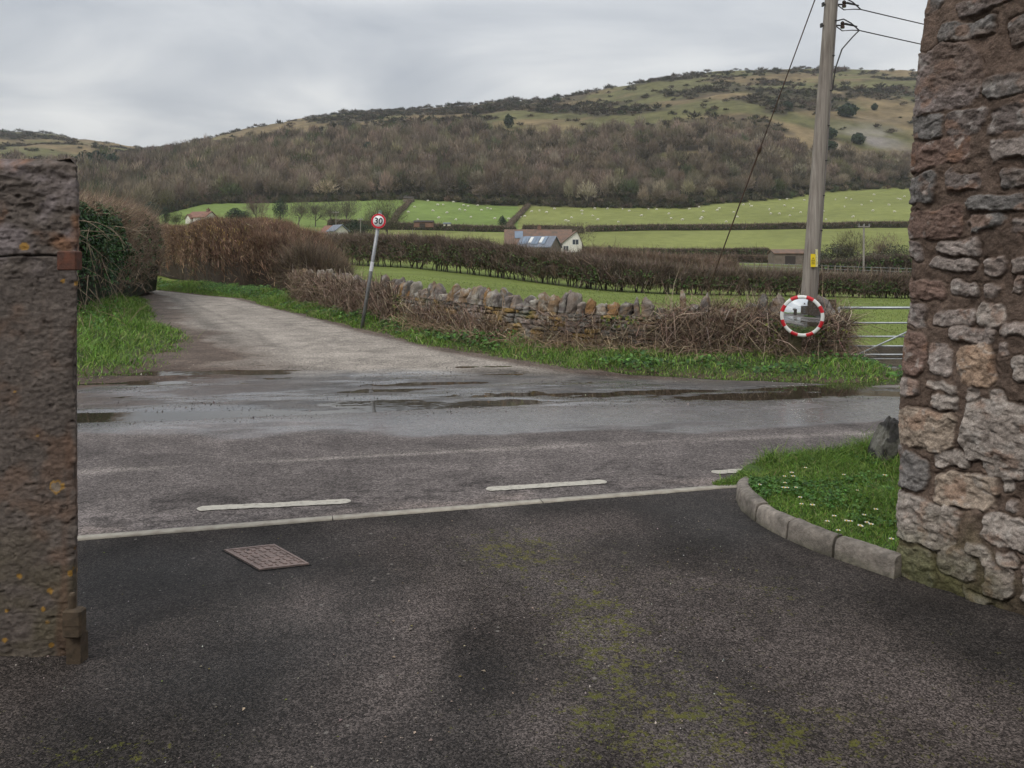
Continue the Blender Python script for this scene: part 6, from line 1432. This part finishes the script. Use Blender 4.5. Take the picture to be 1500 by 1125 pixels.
# fence
fe = thing('wire_fence', (at(1180, 84), 84, -.5), 'thin post and wire fence crossing the rough pasture on the right', 'fence')
fpath = smooth_path([fp(1040, 92), fp(1090, 88), fp(1170, 84), fp(1250, 80), fp(1345, 77)], 34); fz = T(fpath[:, 0], fpath[:, 1])
M_fp = m_plain('pale fence posts', (.22, .18, .14), .9)
pm_ = MB(); pm_.tube([(0, 0, -.3), (0, 0, 1.2)], [.06, .055], 6); fp0 = np_mesh('fence_post', np.array(pm_.v)+np.array(fe.location), pm_.f, M_fp, parent=fe)
for k, (p, z) in enumerate(zip(fpath, fz)):
    q_ = fp0 if k == 0 else fp0.copy()
    if k: COL.objects.link(q_); q_.parent = fe
    q_.location = (p[0]-fe.location[0], p[1]-fe.location[1], z-fe.location[2]); q_.rotation_euler = (rng.normal(0, .05), rng.normal(0, .05), 0)
for hgt in (.45, .8, 1.1): mb = MB(); mb.tube([(p[0], p[1], z+hgt) for p, z in zip(fpath, fz)], .012, 4); mb.build('fence_wire', M_galv, fe)
# sheep
def sheep():
    r = thing('sheep', (0, 0, 0), 'x', 'sheep'); import bmesh
    bm = bmesh.new(); bmesh.ops.create_icosphere(bm, subdivisions=3, radius=1); V = np.array([v.co[:] for v in bm.verts]); F = np.array([[v.index for v in f.verts] for f in bm.faces]); bm.free()
    V = V*np.array([.52, .26, .29])*(1+.08*fbm(V[:, 0]*5, V[:, 1]*5, V[:, 2]*5, 3, 2))[:, None]; V[:, 2] += .58
    k = V[:, 0] > .38; V[k, 0] += .1; V[k, 2] -= .06
    mb = MB(); mb.v = [tuple(v) for v in V]; mb.f = [tuple(int(i) for i in f) for f in F]
    mb.tube([(.5, 0, .56), (.66, 0, .42), (.78, 0, .24)], [.13, .1, .06], 8)
    for sx in (-.3, .33):
        for sy in (-.13, .13): mb.tube([(sx, sy, .5), (sx+.02, sy, .26), (sx, sy, 0)], [.08, .045, .035], 6)
    mb.tube([(-.5, 0, .68), (-.58, 0, .5)], [.05, .03], 5)
    mb.build('body', M_sheep, r)
    for sy in (-1, 1): e = MB(); e.tube([(.6, sy*.07, .52), (.62, sy*.17, .5)], [.035, .015], 5); e.build('ear', M_sheep, r)
    return r
s0 = sheep(); sk = kids(s0); first = True
SL = [(627, 294), (641, 300), (649, 300), (664, 293), (679, 301), (686, 302), (673, 307), (681, 308), (634, 309), (643, 319), (705, 308), (714, 305), (719, 306), (598, 311), (583, 313), (700, 297), (612, 322), (655, 312), (690, 318), (725, 320), (607, 303), (668, 322)]
SR = [(779, 310), (790, 309), (801, 311), (763, 318), (769, 317), (837, 319), (829, 323), (833, 324), (852, 309), (853, 313), (868, 316), (876, 322), (906, 325), (922, 309), (950, 300), (962, 304), (980, 313), (983, 320), (1024, 302), (1030, 310), (1026, 321), (1028, 319), (1051, 308), (1054, 305), (1064, 325), (1089, 300), (1098, 299), (1101, 302), (1127, 307), (1129, 313), (1142, 291), (1153, 290), (1149, 301), (1162, 305), (1142, 313), (1157, 316), (1173, 311), (1178, 293), (1206, 309), (1237, 303), (1224, 292), (1239, 290), (1247, 292), (1276, 295), (1279, 309), (1280, 285), (1310, 310), (1315, 291), (1319, 292), (1325, 288), (940, 316), (1000, 322), (890, 303), (1010, 306), (1080, 318), (1210, 322), (1250, 318), (1302, 300), (1075, 311), (871, 300), (912, 299), (1190, 300), (1262, 300), (812, 306), (745, 313+8)]
SL = [p for p in SL if not (735 < p[0] < 775)]
for grp, lst, lb in (('sheep in the left hillside field', SL, 'white sheep grazing in the hillside field left of the straight brown bank'), ('sheep in the right hillside field', SR, 'white sheep grazing in the wide hillside field right of the straight brown bank')):
    for (px, py) in lst:
        Zs_ = np.linspace(238, 405, 220); xs = (px-750)/FPX*Zs_; zz1 = T(xs, Zs_); _, ys = pyx(xs, Zs_, zz1); ok = np.where((ys <= py+1.2))[0]
        if not len(ok): continue
        i = ok[0]; Z = float(Zs_[i]); px_e = px
        if Z > np.interp(px, PXC, ZB)-2: Z = float(np.interp(px, PXC, ZB))-5
        x = at(px, Z); z = float(T(np.array([x]), np.array([Z]))[0])-.05; a = float(rng.choice([0, pi])+rng.normal(0, .6))
        if first: s0.location = (x, Z, z); s0.rotation_euler = (0, 0, a); s0['label'] = lb; s0['group'] = grp; first = False; s0.scale = (.84,)*3
        else: dup(s0, (x, Z, z), a, lb, grp, s=.84*float(U(.85, 1.1)), ch=sk)

# ------------------------------------------------------------------ what the mirror sees behind the camera
for (x, y, H_, R_, lb) in ((-9, -22, 9, 4, 'bare tree behind the gateway left of the stone house'), (10, -26, 10, 4.5, 'bare tree behind the gateway right of the stone house'), (-18, -14, 8, 4, 'bare tree by the road left of the gateway')):
    o = thing('bare_tree', (x, y, 0), lb, 'tree'); g = np.random.default_rng(int(abs(x*10))); mb = MB(); tips = []
    def br2(p, d, L, r, lv):
        e = p+d*L; mb.tube([p, e], [r, r*.6], 5, cap=False)
        if lv >= 3: tips.append(e); return
        for k in range(4): br2(p+d*L*g.uniform(.55, 1), norm(d+g.normal(0, .6, 3)+np.array([0, 0, .1])), L*.66, r*.55, lv+1)
    br2(np.array([x, y, -.2]), np.array([0, 0, 1.]), H_*.35, .2, 0); mb.build('trunk', M_bark, o)
    t = np.array(tips); n = 3000; i = g.integers(0, len(t), n); P = t[i]+g.normal(0, .5, (n, 3)); V, F, C = blades(P, g.normal(size=(n, 3))+np.array([0, 0, .5]), .7, .03, tint((.1, .08, .06), n)); np_mesh('crown', V, F, M_twig, C, parent=o)
c = (1.0, -10.5, 0); hs = thing('stone_house', c, 'grey stone house with slate roof, set close behind the gateway to block sky', 'house'); f = xf(c, .05)  # mirror scenery, also set near the camera to block sky and darken the foreground
block(hs, f, -6.5, 6.5, -4, 4, -.2, 5.6, 8.6, M_stonef, M_slate, chim=[(-5.5, 0), (5.5, 0)])
fN = xf(c, .05+pi)
for wx in (-4, 0, 4):
    for wz in (1.4, 3.9): window(hs, fN, wx, wz, 1.0, 1.2, -4)

# ------------------------------------------------------------------ air
hz, nt, bs = mk('thin haze'); nt.nodes.remove(bs); pv = nt.nodes.new('ShaderNodeVolumePrincipled'); pv.inputs['Color'].default_value = (.86, .9, .96, 1); pv.inputs['Density'].default_value = HAZE; pv.inputs['Anisotropy'].default_value = .1
nt.links.new(pv.outputs[0], nt.nodes['Material Output'].inputs['Volume'])
if HAZE > 0:
    mb = MB(); mb.box((0, 800, 170), (9500, 1900, 190)); o = mb.build('haze', hz); tag(o, kind='stuff')

# ------------------------------------------------------------------ sky, sun, camera
SUN_EL, SUN_AZ = radians(48), radians(215)          # azimuth clockwise from +Y
w = bpy.data.worlds.new('World'); bpy.context.scene.world = w; w.use_nodes = True; nt = w.node_tree; L = nt.links
bg = nt.nodes['Background']; bg.inputs['Strength'].default_value = .1
sky = nd(nt, 'ShaderNodeTexSky', sky_type='NISHITA', sun_disc=False); sky.sun_elevation = SUN_EL; sky.sun_rotation = SUN_AZ; sky.air_density = 1; sky.dust_density = 3
tc = nt.nodes.new('ShaderNodeTexCoord').outputs['Generated']; sx = nt.nodes.new('ShaderNodeSeparateXYZ'); L.new(tc, sx.inputs[0])
zc = math_(nt, 'MAXIMUM', sx.outputs[2], 0.0); den = math_(nt, 'ADD', zc, .16)
cb = nt.nodes.new('ShaderNodeCombineXYZ'); L.new(math_(nt, 'DIVIDE', sx.outputs[0], den), cb.inputs[0]); L.new(math_(nt, 'DIVIDE', sx.outputs[1], den), cb.inputs[1])
n1 = noise(nt, 1.1, 5, .5, cb.outputs[0], .6); n2 = noise(nt, .42, 3, .5, cb.outputs[0], .3)
m_ = math_(nt, 'ADD', math_(nt, 'MULTIPLY', n1, .45), math_(nt, 'MULTIPLY', n2, .55))
cl = ramp(nt, m_, [(.38, (.5, .55, .63)), (.5, (.86, .89, .93)), (.6, (1.26, 1.26, 1.24))])
grad = math_(nt, 'MULTIPLY_ADD', zc, 2.0); nt.nodes[grad.node.name].inputs[2].default_value = 1.0
lum = math_(nt, 'MULTIPLY', grad, SKYK)
mv = nt.nodes.new('ShaderNodeVectorMath'); mv.operation = 'SCALE'; L.new(cl, mv.inputs[0]); L.new(lum, mv.inputs['Scale'])
L.new(mixc(nt, .93, sky.outputs[0], mv.outputs[0]), bg.inputs['Color'])
su = bpy.data.lights.new('sun', 'SUN'); su.energy = SUNK; su.angle = radians(16); su.color = (1, .96, .9); so = bpy.data.objects.new('sun', su); COL.objects.link(so)
from mathutils import Vector
dv_ = Vector((sin(SUN_AZ)*cos(SUN_EL), cos(SUN_AZ)*cos(SUN_EL), sin(SUN_EL))); so.rotation_euler = dv_.to_track_quat('Z', 'Y').to_euler()
cam = bpy.data.cameras.new('camera'); cam.sensor_width = 36; cam.lens = FPX/1500*36; cam.shift_y = -(562.5-HOR)/1500; cam.clip_end = 12000; cam.clip_start = .05
co = bpy.data.objects.new('camera', cam); COL.objects.link(co); co.location = (0, 0, EYE); co.rotation_euler = (pi/2, 0, 0)
sc = bpy.context.scene; sc.camera = co
sc.view_settings.view_transform = 'Standard'; sc.view_settings.look = 'None'; sc.view_settings.exposure = EXPO; sc.view_settings.gamma = 1
sc.cycles.max_bounces = 5; sc.cycles.diffuse_bounces = 2; sc.cycles.glossy_bounces = 3; sc.cycles.transparent_max_bounces = 4; sc.cycles.volume_bounces = 1
sc.cycles.use_denoising = True; sc.cycles.denoising_prefilter = 'ACCURATE'; sc.cycles.denoising_input_passes = 'RGB_ALBEDO_NORMAL'; sc.cycles.use_adaptive_sampling = True; sc.cycles.adaptive_threshold = .02
